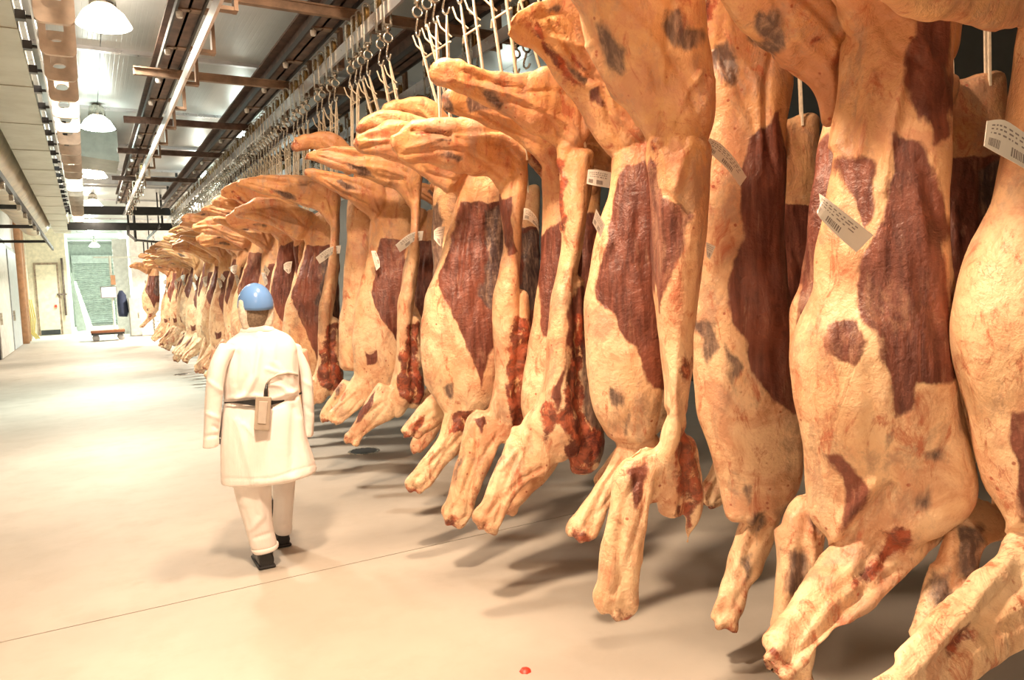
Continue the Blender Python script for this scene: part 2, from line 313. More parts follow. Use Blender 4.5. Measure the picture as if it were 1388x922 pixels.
def plate_mesh():
    bm = bmesh.new(); out = []; inn = []
    def rr(w_, h, r, n=5):
        return [(sx*(w_/2-r)+r*math.cos(a), sz*(h/2-r)+r*math.sin(a)) for sx, sz, a0 in ((1, 1, 0), (-1, 1, 90), (-1, -1, 180), (1, -1, 270)) for a in [math.radians(a0+90*i/(n-1)) for i in range(n)]]
    A = rr(.25, .42, .05); B = rr(.12, .25, .045); n = len(A); m = MB()
    for yy in (-.02, .02):
        m.v += [(x, yy, z) for x, z in A]+[(x-.015, yy, z+.015) for x, z in B]
    for i in range(n):
        j = (i+1) % n
        m.f += [(i, j, n+j, n+i), (2*n+j, 2*n+i, 3*n+i, 3*n+j), (i, 2*n+i, 2*n+j, j), (n+i, n+j, 3*n+j, 3*n+i)]
    return m.mesh('track_plate', M['beige'])
pm = plate_mesh(); bk = MB().bx((-.27, -.035, .03), (-.2, .035, .10)).tube([(-.2, 0, .06), (-.02, 0, .06)], .015, 6).mesh('track_bolt', M['black'])
for k in range(22):
    y = 5.35+k*.78
    p = link('track_plate', pm, None, (-.065, y, 3.83)); tag(p, 'beige slotted plate hanging on the slim rail beside the duct', 'plate', 'slotted plates beside the duct')
    link('track_bolt', bk, p, None)
# low left rail with hooks
lr = tag(MB().bx((-.99, 2, 3.42), (-.93, 31, 3.52)).obj('low_rail', M['dark']), 'black low rail along the left wall under the lagged pipe', 'rail')
for k in range(13): MB().box((-.96, 4+k*1.5, 3.36), (.06, .2, .1)).obj('rail_clamp', M['steel'], lr)
for k, y in enumerate((17.0, 21.5, 27.)): MB().bx((XL, y-.04, 3.44), (-.95, y+.04, 3.52)).obj('wall_arm', M['dark'], lr)
# cooling unit box under ceiling
tag(MB().add([(-.05, 16.6, 4.45), (.72, 16.6, 4.36), (.72, 18.2, 4.36), (-.05, 18.2, 4.45), (-.05, 16.6, 4.94), (.72, 16.6, 4.94), (.72, 18.2, 4.94), (-.05, 18.2, 4.94)], [(3, 2, 1, 0), (4, 5, 6, 7), (0, 1, 5, 4), (1, 2, 6, 5), (2, 3, 7, 6), (3, 0, 4, 7)]).obj('cooling_unit', M['unit']), 'grey box unit hanging under the ceiling beyond the second lamp', 'cooling unit')

# ------------------------------------------------------------------ lamps
for i, (x, y, z, P, c) in enumerate(LAMPS):
    o = empty('ceiling_lamp', (x, y, z+.28))
    MB().lathe([(.03, .17), (.05, .16), (.11, .12), (.13, .0), (.13, -.05), (.0, -.06)], n=20).obj('housing', M['steel'], o, True)
    MB().lathe([(.12, -.05), (.2, -.12), (.27, -.24), (.24, -.255), (.1, -.27), (0, -.272)], n=20).obj('diffuser', emis('lamp_glow', c, 28), o, True)
    MB().tube([(0, 0, .15), (0, 0, ZC-z-.28)], .02, 6).obj('stem', M['grey'], o)
    L = bpy.data.lights.new('lamp_light', 'AREA'); L.shape = 'DISK'; L.size = .46; L.energy = P*1.35; L.color = c; L.spread = math.radians(170 if i < 3 else 125)
    lo = bpy.data.objects.new('lamp_light', L); COL.objects.link(lo); lo.parent = o; lo.location = (0, 0, -.285)
    L = bpy.data.lights.new('lamp_glow_light', 'POINT'); L.shadow_soft_size = .1; L.energy = P*(.12 if i == 0 else .3); L.color = c
    l2 = bpy.data.objects.new('lamp_glow_light', L); COL.objects.link(l2); l2.parent = o; l2.location = (0, 0, -.42)
    tag(o, ('warm lamp hung low by the left wall behind the viewer', 'warm high-bay ceiling lamp nearest overhead', 'warm high-bay ceiling lamp between the left rail and the front carcass rail', 'bright high-bay lamp at the top left of the view', 'second bright high-bay lamp down the aisle',
      'third high-bay lamp down the aisle', 'fourth high-bay lamp near the far header beams', 'high-bay lamp in the passage before the shutter', 'high-bay lamp over the floor before the far passage', 'bright high-bay lamp in front of the far white wall',
      'high-bay lamp between the front and back rails, nearer one', 'high-bay lamp between the front and back rails, farther one', 'dim greenish high-bay lamp beyond the back row')[i], 'lamp')

# ------------------------------------------------------------------ soft bodies: tapering limbs lofted around the photograph's outlines, fused into one skin
def crom(P, per):
    P = np.array(P, float); out = []
    for i in range(len(P)-1):
        p0, p1, p2, p3 = P[max(i-1, 0)], P[i], P[i+1], P[min(i+2, len(P)-1)]
        for t in np.linspace(0, 1, per, endpoint=False):
            out.append(.5*((2*p1)+(-p0+p2)*t+(2*p0-5*p1+4*p2-p3)*t*t+(-p0+3*p1-3*p2+p3)*t**3))
    out.append(P[-1]); return np.array(out)
def limb(mb, secs, Y, per=5, n=22, dy=0., flat=False, back=1.):
    """secs: (left x, left y, right x, right y, half thickness) across the limb, at depth plane Y. Returns ring centres."""
    R = crom(secs, per); cs = []; ws = []; ns = []; ts = []
    for xl, yl, xr, yr, t in R:
        c = at((xl+xr)/2, (yl+yr)/2, Y+dy); nn = np.array([c[0], c[1], 0]); nn /= np.linalg.norm(nn)
        q = lambda x, y: CAM+ray(x, y)*(np.dot(c-CAM, nn)/np.dot(ray(x, y), nn))
        cs.append(c); ws.append((q(xr, yr)-q(xl, yl))/2); ns.append(nn); ts.append(max(t, .012))
    cs, ws, ns, ts = map(np.array, (cs, ws, ns, ts))
    for e, (i, j) in enumerate(((0, 1), (-1, -2))):      # rounded ends
        d = cs[i]-cs[j]; d /= np.linalg.norm(d)+1e-9; L = (.15 if flat else .5)*min(np.linalg.norm(ws[i]), ts[i])
        ex = [(cs[i]+d*L*.6, ws[i]*.8, ns[i], ts[i]*.8), (cs[i]+d*L, ws[i]*.4, ns[i], ts[i]*.4)]
        if e == 0:
            for a in ex: cs = np.vstack([a[0], cs]); ws = np.vstack([a[1], ws]); ns = np.vstack([a[2], ns]); ts = np.r_[a[3], ts]
        else:
            for a in ex: cs = np.vstack([cs, a[0]]); ws = np.vstack([ws, a[1]]); ns = np.vstack([ns, a[2]]); ts = np.r_[ts, a[3]]
    v = []; f = []; N = len(cs)
    th = np.linspace(0, 2*math.pi, n, endpoint=False); ca = np.sign(np.cos(th))*np.abs(np.cos(th))**.85; sa = np.sign(np.sin(th))*np.abs(np.sin(th))**.85
    for i in range(N):
        for k in range(n): v.append(cs[i]+ws[i]*ca[k]+ns[i]*ts[i]*sa[k]*(back if sa[k] > 0 else 1))
    # keep faces outward whichever way the sections run
    for i in range(N-1):
        for k in range(n): f.append((i*n+k, i*n+(k+1) % n, (i+1)*n+(k+1) % n, (i+1)*n+k))
    f += [tuple(range(n-1, -1, -1)), tuple((N-1)*n+k for k in range(n))]
    flip = np.dot(np.cross(ws[N//2], ns[N//2]), cs[-1]-cs[0]) < 0
    mb.add(v, [q[::-1] for q in f] if flip else f)
    return cs
def fuse(mb, name, vox, smooth=4, fac=.5):
    m = mb.mesh(name, None); bm = bmesh.new(); bm.from_mesh(m); bmesh.ops.recalc_face_normals(bm, faces=bm.faces); bm.to_mesh(m); bm.free()
    o = link('tmp', m); r = o.modifiers.new('r', 'REMESH'); r.mode = 'VOXEL'; r.voxel_size = vox
    s = o.modifiers.new('s', 'SMOOTH'); s.factor = fac; s.iterations = smooth
    dg = bpy.context.evaluated_depsgraph_get(); e = bpy.data.meshes.new_from_object(o.evaluated_get(dg), depsgraph=dg)
    bpy.data.objects.remove(o); bpy.data.meshes.remove(m); e.name = name
    return e
def co_of(m): a = np.empty(len(m.vertices)*3, np.float32); m.vertices.foreach_get('co', a); return a.reshape(-1, 3).astype(float)
def no_of(m): a = np.empty(len(m.vertices)*3, np.float32); m.vertex_normals.foreach_get('vector', a); return a.reshape(-1, 3).astype(float)
def sdist(P, poly):
    """signed distance (inside > 0) of 2-D points to a polygon"""
    A = np.array(poly, float); B = np.roll(A, -1, 0); ins = np.zeros(len(P), bool); d = np.full(len(P), 1e9)
    for a, b in zip(A, B):
        ab = b-a; t = np.clip(((P-a) @ ab)/(ab @ ab+1e-9), 0, 1); d = np.minimum(d, np.hypot(*(P-(a+t[:, None]*ab)).T))
        c = ((a[1] > P[:, 1]) != (b[1] > P[:, 1])); ins ^= c & (P[:, 0] < (b[0]-a[0])*(P[:, 1]-a[1])/(b[1]-a[1]+1e-12)+a[0])
    return np.where(ins, d, -d)
def ldist(P, line):
    d = np.full(len(P), 1e9)
    for a, b in zip(np.array(line[:-1], float), np.array(line[1:], float)):
        ab = b-a; t = np.clip(((P-a) @ ab)/(ab @ ab+1e-9), 0, 1); d = np.minimum(d, np.hypot(*(P-(a+t[:, None]*ab)).T))
    return d
def lumps(P, sc, seed):
    r = np.random.default_rng(seed); s = np.zeros(len(P))
    for k in range(14):
        d = r.normal(size=3); d /= np.linalg.norm(d); s += np.sin(P @ d*sc*r.uniform(.6, 1.6)+r.uniform(0, 6.3))
    return s/14**.5

# ------------------------------------------------------------------ carcasses (beef sides hung by the pelvis, hind leg out to the aisle)
trol = {}
def trolley_proto():
    o = empty('trolley_hook', (0, 0, 0))
    st = MB()
    for s in (-1, 1):
        pts = [(s*.03, 0, -.13), (s*.03, 0, .14)]
        st.box((s*.03, 0, .0), (.008, .035, .30))
    arc = [(.03*math.cos(a), 0, .15+.03*math.sin(a)) for a in np.linspace(0, math.pi, 7)]
    for a, b in zip(arc[:-1], arc[1:]):
        d = np.array(b)-np.array(a); st.add([(p[0]+e*q[0], yy, p[2]+e*q[2]) for p, q in ((a, (a[0], 0, a[2]-.15)), (b, (b[0], 0, b[2]-.15))) for e in (0, .25) for yy in (-.0175, .0175)], [(0, 1, 5, 4), (2, 6, 7, 3), (0, 4, 6, 2), (1, 3, 7, 5)])
    st.box((0, 0, -.14), (.068, .035, .012)); st.obj('strap', M['steel'], o)
    w_ = MB().lathe([(0, -.014), (.055, -.014), (.06, -.01), (.048, 0), (.06, .01), (.055, .014), (0, .014)], n=16); w_.v = [(z, y, x+.1) for x, y, z in w_.v]; w_.obj('wheel', M['brass'], o, True)
    MB().tube([(0, 0, -.14), (0, 0, -.2)], .014, 8).lathe([(0, -.012), (.026, -.012), (.026, .012), (0, .012)], (0, 0, -.165), 10).obj('swivel', M['steel'], o, True)
    a = np.linspace(0, 2*math.pi, 14, endpoint=False)
    MB().tube([(.036*math.sin(t), .0, -.235-.036*math.cos(t)) for t in a], .009, 6, True).obj('ring', M['steel'], o, True)
    MB().tube([(0, .0, -.265), (.0, .015, -.30), (.0, .045, -.34), (.0, .05, -.375), (0, .02, -.40), (0, -.02, -.40), (0, -.045, -.375)], .009, 6).obj('hook', M['steel'], o, True)
    return o
TP = [None]
def trolley(x, y, label, group):
    if TP[0] is None: TP[0] = o = trolley_proto()
    else: o = copy_tree(TP[0])
    o.location = (x, y, RZ+.055-.045); o.rotation_euler.z = random.uniform(-.1, .1); return tag(o, label, 'hook', group)

def cords(parent, O, top, rx, ry, n=2, tie=True, rz=0.):
    """twine from the hook(s) on the rail down round the pelvis; parts of the side"""
    zt = RZ-.40
    for k in range(n):
        dyy = (k-.5*(n-1))*.17; m = MB(); hx = np.array([rx, ry+dyy, zt]); e = np.array(top)+np.array([0, dyy*.9, -.06])
        for s in (-1, 1):
            off = np.array([.012*s, .014*s, 0]); m.tube([hx, hx+(e-hx)*.12+off*1.2, hx+(e-hx)*.5+off, e+off], .0075, 5)
        m.tube([hx+(e-hx)*.14+np.array([.03, .0, -.01]), hx+(e-hx)*.13, hx+(e-hx)*.13+np.array([-.03, .04, .05]), hx+(e-hx)*.13+np.array([-.05, .05, .12])], .006, 5)
        if tie and k == 0 and n > 1:
            q = hx+(e-hx)*.2; m.tube([q+np.array([0, -.04, 0]), q+np.array([0, .17+.02, .005]), q+np.array([.01, .22, -.03])], .007, 5)
        cz, sz = math.cos(-rz), math.sin(-rz); m.v = [(cz*q[0]-sz*q[1], sz*q[0]+cz*q[1], q[2]) for q in (np.array(p)-O for p in m.v)]; m.obj('cord', M['twine'], parent)

def paper_tag(parent, O, Y, rows, off, bars=True):
    """rows: (top x, top y, bottom x, bottom y, extra offset towards the viewer) along the tag"""
    m = MB(); P = []
    for a, b, c, d, e in crom(rows, 4):
        for (x, y) in ((a, b), (c, d)):
            p = at(x, y, Y); nn = np.array([p[0], p[1], 0]); L = np.linalg.norm(nn); p = CAM+(p-CAM)*(1-(off+e)/L); P.append(p)
    N = len(P)//2; v = P+[p+np.array([.0012, .0016, 0]) for p in P]; f = []; n2 = 2*N
    for i in range(N-1):
        f += [(2*i, 2*i+1, 2*i+3, 2*i+2), (n2+2*i, n2+2*i+2, n2+2*i+3, n2+2*i+1), (2*i, 2*i+2, n2+2*i+2, n2+2*i), (2*i+1, n2+2*i+1, n2+2*i+3, 2*i+3)]
    f += [(0, n2, n2+1, 1), (n2-2, n2-1, 2*n2-1, 2*n2-2)]
    m.add([p-O for p in v], f); t = m.obj('paper_tag', M['paper'], parent); t['label'] = 'white printed paper tag'
    if bars:
        g = MB()
        def spot(u, vv):
            x = u*(N-1); i = min(int(x), N-2); fr = x-i; a = P[2*i]+(P[2*i+2]-P[2*i])*fr; b = P[2*i+1]+(P[2*i+3]-P[2*i+1])*fr
            p = a+(b-a)*vv; nn = np.array([p[0], p[1], 0]); return p-nn/np.linalg.norm(nn)*.0015-O
        r = random.Random(3)
        def bar(u0, u1, v0, v1): g.add([spot(u0, v0), spot(u1, v0), spot(u1, v1), spot(u0, v1)], [(0, 1, 2, 3)])
        for lo, hi in ((.12, .34), (.5, .72)):
            u = lo
            while u < hi: wd = r.choice((.008, .012, .018)); bar(u, u+wd, .62, .88); u += wd+r.choice((.008, .012))
        for row in (.16, .28, .42):
            u = .14
            while u < .85: wd = r.uniform(.015, .06); bar(u, u+wd, row, row+.05); u += wd+r.uniform(.02, .05)
        k = g.obj('tag_print', M['ink'], t); k['label'] = 'grey barcode and small print'
    return t

SIDES = {}; TOPS = {}
def side(key, Y, body, hind, fore, label, extra=(), muscle=(), dark=(), red=(), grooves=(), tags=(), vox=.013, hook=True, dyf=0., dyh=0., group=None, rz=0., mult=1.0):
    mb = MB(); cen = {}
    cen['body'] = limb(mb, body, Y)
    if hind: cen['hind'] = limb(mb, hind, Y, dy=dyh)
    if fore: cen['fore'] = limb(mb, fore, Y, dy=dyf, flat=True)
    for e in extra: limb(mb, e, Y)
    me = fuse(mb, 'beef_side', vox, 3)
    P = co_of(me); Nn = no_of(me); p2 = proj(P)
    s = P.shape[0]; mk = np.zeros((s, 4), np.float32)
    kpx = 2.4/max(Y, 1.6); sd_ = sum(ord(c) for c in key)
    warp = lambda q: 5*lumps(P, 17, sd_+q)+3.5*lumps(P, 45, sd_+q+1)
    p2o = p2; p2 = p2+kpx*np.stack([warp(20), warp(30)], 1)
    soft = 11.*2.4/max(Y, 1.6)
    for ch, polys in enumerate((muscle, dark, red)):
        for pl in polys: mk[:, ch] = np.maximum(mk[:, ch], np.clip(.5+sdist(p2, pl)/(2*soft), 0, 1))
    if hind:
        dh = np.min(np.linalg.norm(P[:, None]-cen['hind'][None, ::2], axis=2), 1); mk[:, 3] = np.clip(1.25-dh/.35, 0, 1)
    up = np.clip((P[:, 2]-1.3)/.9, 0, 1); mk[:, 3] = np.maximum(mk[:, 3], up*.6)  # orange mask rises with height: painted shade on the tops, besides oranger fat
    # relief: muscles swell, bare patches sink, cut seams, sinews along the shanks
    sd_ = sum(ord(c) for c in key)
    D = .014*lumps(P*[1, 1, .6], 9, sd_)+.008*lumps(P*[1, 1, .5], 22, sd_+1)+.003*lumps(P*[1, 1, .35], 70, sd_+2)
    D += -.006*mk[:, 1]+.006*lumps(P, 60, sd_+3)*mk[:, 2]+.0035*lumps(P*[1, 1, .2], 90, sd_+4)*mk[:, 0]
    p2 = p2o; gl = list(grooves)
    for ch_, fs in ((hind, ((.28, -.008), (.42, .007), (.66, -.009))), (fore, ((.25, .006), (.40, -.008), (.72, -.007)))):
        if ch_:
            for fr, am in fs:
                js = .12*np.sin(np.arange(len(ch_))*1.9+sd_+fr*9); gl.append(([(q[0]+(q[2]-q[0])*(fr+j), q[1]+(q[3]-q[1])*(fr+j)) for q, j in zip(ch_[1:], js)], 4.5*kpx, am))
    for ln, wd, amp in gl: D += 1.5*amp*np.exp(-(ldist(p2, ln)/wd)**2)
    if fore:
        dv = cen['fore'][-1]; tip = np.exp(-(np.linalg.norm(P-dv, axis=1)/.085)**4); mk[:, 2] = np.maximum(mk[:, 2], .85*tip*np.clip(.75-((P-dv) @ (cen['fore'][len(cen['fore'])//2]-dv))/.12, 0, 1)); D += .014*tip*lumps(P, 60, sd_+5)
    if hind:
        dv = cen['hind'][0]; tip = np.exp(-(np.linalg.norm(P-dv, axis=1)/.07)**4); D += .007*tip*lumps(P, 70, sd_+6); mk[:, 2] = np.maximum(mk[:, 2], .5*tip)
    P = P+Nn*D[:, None]
    O = np.array([2.19, Y+rz, 0]); zt = max(p[2] for p in cen['body']); O[2] = zt
    top = cen['body'][np.argmax(cen['body'][:, 2])].copy(); 
    if hind:
        hh = cen['hind'][int(len(cen['hind'])*.55):]; e = hh[np.argmin(np.abs(hh[:, 0]-max(top[0], 2.12)))]
        if e[2] > top[2]-.1: top = e+np.array([0, .03, .06])
    O[0] = top[0]; O[1] = top[1]; O[2] = max(O[2], top[2])
    me.vertices.foreach_set('co', (P-O).astype(np.float32).ravel())
    ca = me.color_attributes.new('tissue_shade', 'FLOAT_COLOR', 'POINT'); ca.data.foreach_set('color', mk.ravel())
    me.polygons.foreach_set('use_smooth', [True]*len(me.polygons)); me.materials.append(M['flesh']); me.update()
    o = link('beef_side', me, None, O); tag(o, label, 'carcass', group)
    if hook:
        cords(o, O, top, RAILX[1], Y)
        for k in (-1, 1): trolley(RAILX[1], Y+k*.085, 'steel roller hook on the front rail holding twine of a beef side', 'roller hooks on the front rail')
    for Yt, rows, off in tags: paper_tag(o, O, Yt, rows, off)
    TOPS[key] = top-O; SIDES[key] = o; return o

side('A', 1.05, [(1378, -60, 1570, -60, .1), (1373, 60, 1550, 60, .11), (1362, 170, 1540, 170, .12), (1334, 290, 1530, 300, .13), (1293, 400, 1530, 410, .14), (1287, 470, 1530, 480, .14), (1306, 560, 1530, 560, .14), (1325, 650, 1515, 650, .13), (1368, 715, 1480, 700, .1)],
    [(1000, -290, 1040, -150, .07), (1120, -200, 1165, -20, .1), (1290, -180, 1290, 25, .12), (1420, -150, 1385, 48, .1)],
    [(1430, 640, 1500, 780, .11), (1365, 735, 1425, 850, .09), (1290, 815, 1335, 915, .07), (1222, 890, 1262, 975, .06), (1180, 935, 1225, 1010, .06)],
    'nearest beef side, cut off by the right edge, red-speckled pale fat with a large tag', muscle=[[(1368, 560), (1400, 555), (1400, 700), (1376, 680)], [(1420, 120), (1560, 120), (1560, 480), (1450, 480), (1425, 350)]],
    red=[[(1290, 860), (1310, 845), (1330, 870), (1300, 900)]], grooves=[([(1388, 700), (1300, 800), (1220, 890)], 8, .012), ([(1388, 790), (1300, 880)], 10, -.012)],
    tags=[(1.05, [(1338, 164, 1334, 198, 0), (1362, 163, 1352, 208, .02), (1392, 182, 1388, 228, .02), (1430, 205, 1422, 252, 0)], .19)], vox=.012)
side('A2', 1.28, [(1400, -40, 1500, -40, .08), (1390, 200, 1480, 200, .09), (1360, 400, 1470, 400, .1), (1345, 560, 1460, 560, .1), (1340, 690, 1430, 680, .08)], None,
    [(1318, 672, 1400, 720, .07), (1285, 708, 1345, 745, .065), (1268, 770, 1330, 790, .055), (1248, 840, 1292, 850, .05), (1222, 905, 1262, 920, .045), (1208, 940, 1245, 955, .045)],
    'dark-shanked beef side tucked between the two nearest ones, only its foreleg showing', dark=[[(1300, 715), (1340, 700), (1345, 760), (1330, 790), (1312, 780), (1298, 750)], [(1270, 790), (1300, 770), (1300, 830), (1262, 880)]], grooves=[([(1272, 770), (1240, 860)], 6, .012), ([(1310, 790), (1255, 880)], 6, .012)], vox=.014)
side('B', 1.45, [(1180, -70, 1300, -70, .09), (1155, 40, 1300, 30, .1), (1140, 150, 1288, 150, .11), (1122, 258, 1286, 235, .12), (1102, 330, 1281, 330, .13), (1096, 395, 1286, 395, .14), (1070, 465, 1290, 465, .15), (1073, 520, 1298, 536, .15), (1083, 600, 1312, 610, .15), (1087, 660, 1316, 665, .13), (1103, 705, 1296, 705, .11), (1150, 745, 1255, 735, .08)],
    [(960, -190, 1010, -270, .08), (1050, -90, 1110, -210, .09), (1115, -20, 1200, -160, .11), (1150, 40, 1260, -100, .12), (1190, 82, 1300, -30, .11), (1222, 104, 1300, 60, .09)],
    [(1200, 650, 1290, 720, .09), (1160, 695, 1242, 768, .09), (1128, 755, 1216, 795, .08), (1095, 802, 1165, 838, .065), (1063, 848, 1122, 870, .055), (1040, 872, 1094, 905, .055), (1028, 884, 1062, 920, .05)],
    'large beef side with broad purple belly muscle and a slanted barcode tag',
    muscle=[[(1205, 180), (1240, 200), (1262, 240), (1287, 320), (1300, 500), (1245, 520), (1225, 560), (1212, 565), (1200, 550), (1195, 515), (1185, 470), (1170, 430), (1158, 390), (1161, 340), (1180, 310), (1195, 260)], [(1138, 215), (1160, 207), (1178, 215), (1180, 240), (1165, 290), (1150, 300), (1137, 280), (1130, 240)],
            [(1110, 445), (1125, 438), (1160, 440), (1170, 460), (1165, 485), (1155, 495), (1130, 480), (1115, 465)], [(1122, 605), (1135, 605), (1160, 635), (1178, 655), (1165, 685), (1145, 715), (1138, 690), (1130, 650)], [(1238, 10), (1295, 10), (1285, 190), (1250, 200), (1232, 120)]],
    dark=[[(1252, 612), (1282, 603), (1284, 625), (1255, 632)], [(1222, 670), (1250, 664), (1250, 682), (1225, 682)], [(1196, 590), (1210, 575), (1214, 600), (1204, 620)]], red=[[(1205, 705), (1228, 720), (1226, 755), (1185, 770), (1160, 790), (1150, 775), (1175, 745)]],
    grooves=[([(1185, 655), (1150, 700), (1105, 790), (1045, 870)], 8, .014), ([(1225, 770), (1150, 820), (1090, 880)], 9, -.010), ([(1150, 60), (1135, 200)], 5, .012), ([(1165, 60), (1150, 200)], 4, -.012), ([(1185, 100), (1165, 210)], 5, .01), ([(1235, 60), (1215, 150), (1195, 260)], 6, .012), ([(1210, 660), (1150, 725)], 5, -.015)],
    tags=[(1.45, [(1110, 262, 1113, 282, -.03), (1122, 270, 1108, 290, .0), (1145, 288, 1130, 315, .03), (1184, 319, 1161, 342, .03)], .15)], vox=.012)
side('B2', 1.78, [(1150, 40, 1190, 40, .07), (1112, 165, 1185, 165, .08), (1099, 258, 1175, 258, .09), (1086, 380, 1170, 380, .1), (1070, 430, 1165, 430, .1), (1076, 560, 1165, 560, .1), (1086, 660, 1160, 660, .08)],
    [(870, -150, 960, -230, .07), (950, -50, 1050, -160, .09), (1004, 35, 1120, -80, .11), (1045, 80, 1150, -10, .11), (1082, 105, 1165, 40, .1), (1101, 130, 1160, 90, .08), (1113, 170, 1150, 150, .07)],
    [(1078, 668, 1150, 672, .07), (1064, 700, 1128, 715, .065), (1057, 764, 1112, 770, .05), (1056, 835, 1102, 840, .042), (1062, 890, 1104, 890, .042), (1070, 930, 1102, 928, .042)],
    'beef side behind the large purple-bellied one, striped patch on its hind leg', dyf=-.05, dyh=-.1,
    muscle=[[(1095, 200), (1200, 160), (1200, 560), (1070, 560), (1080, 400)]], dark=[[(1022, 6), (1050, 4), (1066, 25), (1072, 45), (1066, 64), (1050, 70), (1034, 55)], [(1090, 690), (1110, 695), (1120, 740), (1100, 720)], [(1075, 750), (1100, 750), (1100, 790), (1085, 830), (1068, 800)]], red=[[(1098, 55), (1130, 50), (1128, 62), (1104, 66)]],
    grooves=[([(1062, 720), (1070, 790), (1060, 850)], 5, .012), ([(1080, 770), (1066, 850)], 4, .01), ([(1103, 720), (1100, 800)], 5, .01)], vox=.013)
side('C', 2.3, [(985, 40, 1072, 20, .07), (960, 85, 1072, 80, .09), (952, 135, 1068, 140, .1), (948, 200, 1067, 215, .11), (946, 300, 1070, 300, .13), (944, 400, 1072, 400, .13), (942, 480, 1085, 480, .13), (944, 550, 1090, 550, .13), (957, 600, 1090, 600, .12), (968, 650, 1085, 650, .1), (982, 700, 1060, 690, .07)],
    [(900, -170, 960, -200, .07), (925, -80, 1010, -110, .08), (945, 10, 1055, -20, .1), (958, 70, 1072, 60, .11), (970, 112, 1076, 110, .11), (1000, 185, 1067, 172, .08), (1015, 232, 1066, 230, .06)],
    [(1020, 650, 1080, 640, .075), (1003, 712, 1062, 690, .065), (985, 768, 1040, 762, .05), (972, 800, 1016, 800, .045), (960, 826, 1006, 833, .045), (960, 843, 996, 853, .042)],
    'dark purple-bellied beef side with olive shaded fat, right of the curled tag',
    muscle=[[(1015, 190), (1065, 150), (1078, 250), (1080, 380), (1085, 560), (1045, 550), (1035, 540), (1020, 500), (1010, 470), (1000, 440), (992, 400), (985, 360), (1000, 320), (1010, 270)]], dark=[[(948, 420), (972, 435), (976, 480), (955, 500), (945, 470)], [(985, 470), (1008, 505), (1000, 540), (985, 520)], [(982, 640), (995, 672), (990, 676), (981, 655)], [(1010, 655), (1028, 650), (1015, 690), (1008, 695)], [(1020, 700), (1042, 690), (1040, 715), (1020, 740)], [(1000, 760), (1020, 745), (1020, 780), (1004, 795)], [(964, 60), (984, 55), (1003, 90), (992, 118), (972, 98)], [(995, 5), (1010, 10), (1030, 75), (1012, 60)]],
    red=[[(945, 0), (968, 0), (968, 25), (945, 25)]], grooves=[([(970, 70), (985, 115)], 3, .01), ([(978, 60), (994, 110)], 3, .01), ([(1022, 700), (990, 800)], 5, .012), ([(1050, 700), (1010, 790)], 5, .01)], vox=.013)
side('D', 2.15, [(880, 200, 960, 205, .12), (879, 275, 958, 270, .14), (880, 340, 954, 340, .15), (881, 407, 949, 410, .16), (885, 455, 942, 455, .16), (892, 515, 936, 520, .16), (892, 560, 931, 565, .16), (882, 610, 928, 610, .15), (880, 660, 933, 660, .12), (885, 698, 930, 700, .08)],
    [(690, -120, 760, -190, .07), (738, -45, 840, -130, .09), (779, 10, 900, -70, .11), (800, 70, 948, -20, .12), (835, 118, 958, 30, .13), (862, 150, 964, 85, .12), (880, 185, 963, 150, .12), (889, 212, 950, 200, .1)],
    [(848, 612, 915, 600, .08), (829, 640, 900, 662, .075), (826, 672, 888, 692, .07), (821, 740, 868, 742, .055), (815, 790, 861, 790, .05), (808, 808, 860, 818, .05), (815, 828, 850, 838, .04)],
    'cream strip-like beef side hung edge-on with a thick foreleg and red flap of neck meat', extra=[[(922, 590, 944, 600, .09), (915, 655, 954, 650, .1), (922, 690, 956, 690, .07), (926, 725, 940, 725, .025), (929, 738, 934, 738, .012)]],
    muscle=[[(882, 215), (895, 230), (905, 265), (935, 290), (925, 320), (915, 355), (897, 400), (882, 420), (870, 300)], [(848, 640), (872, 632), (873, 680), (858, 692)]],
    dark=[[(800, 36), (812, 33), (830, 45), (845, 68), (847, 90), (838, 97), (824, 88), (808, 68)], [(895, 8), (915, 8), (928, 25), (950, 30), (954, 45), (945, 64), (930, 66), (908, 54), (893, 35)]],
    red=[[(938, 482), (960, 480), (958, 660), (956, 690), (945, 700), (928, 668), (918, 655), (922, 615), (932, 560)], [(880, 200), (892, 195), (895, 225), (885, 228)], [(925, 685), (950, 690), (935, 735), (925, 720)]],
    grooves=[([(945, 100), (905, 190)], 4, .010), ([(958, 110), (925, 215), (915, 260)], 5, .010), ([(938, 120), (900, 200)], 4, -.010), ([(905, 262), (935, 290)], 4, -.012), ([(885, 640), (870, 760)], 8, .008), ([(800, 60), (835, 115), (870, 165)], 4, .008), ([(892, 560), (850, 612)], 6, -.012)],
    tags=[(2.15, [(962, 187, 953, 203, .0), (977, 195, 966, 211, .03), (996, 215, 988, 232, .05), (1012, 240, 1003, 253, .03)], .15), (2.15, [(957, 328, 958, 348, -.06), (970, 334, 962, 352, -.05)], .12)], vox=.012)
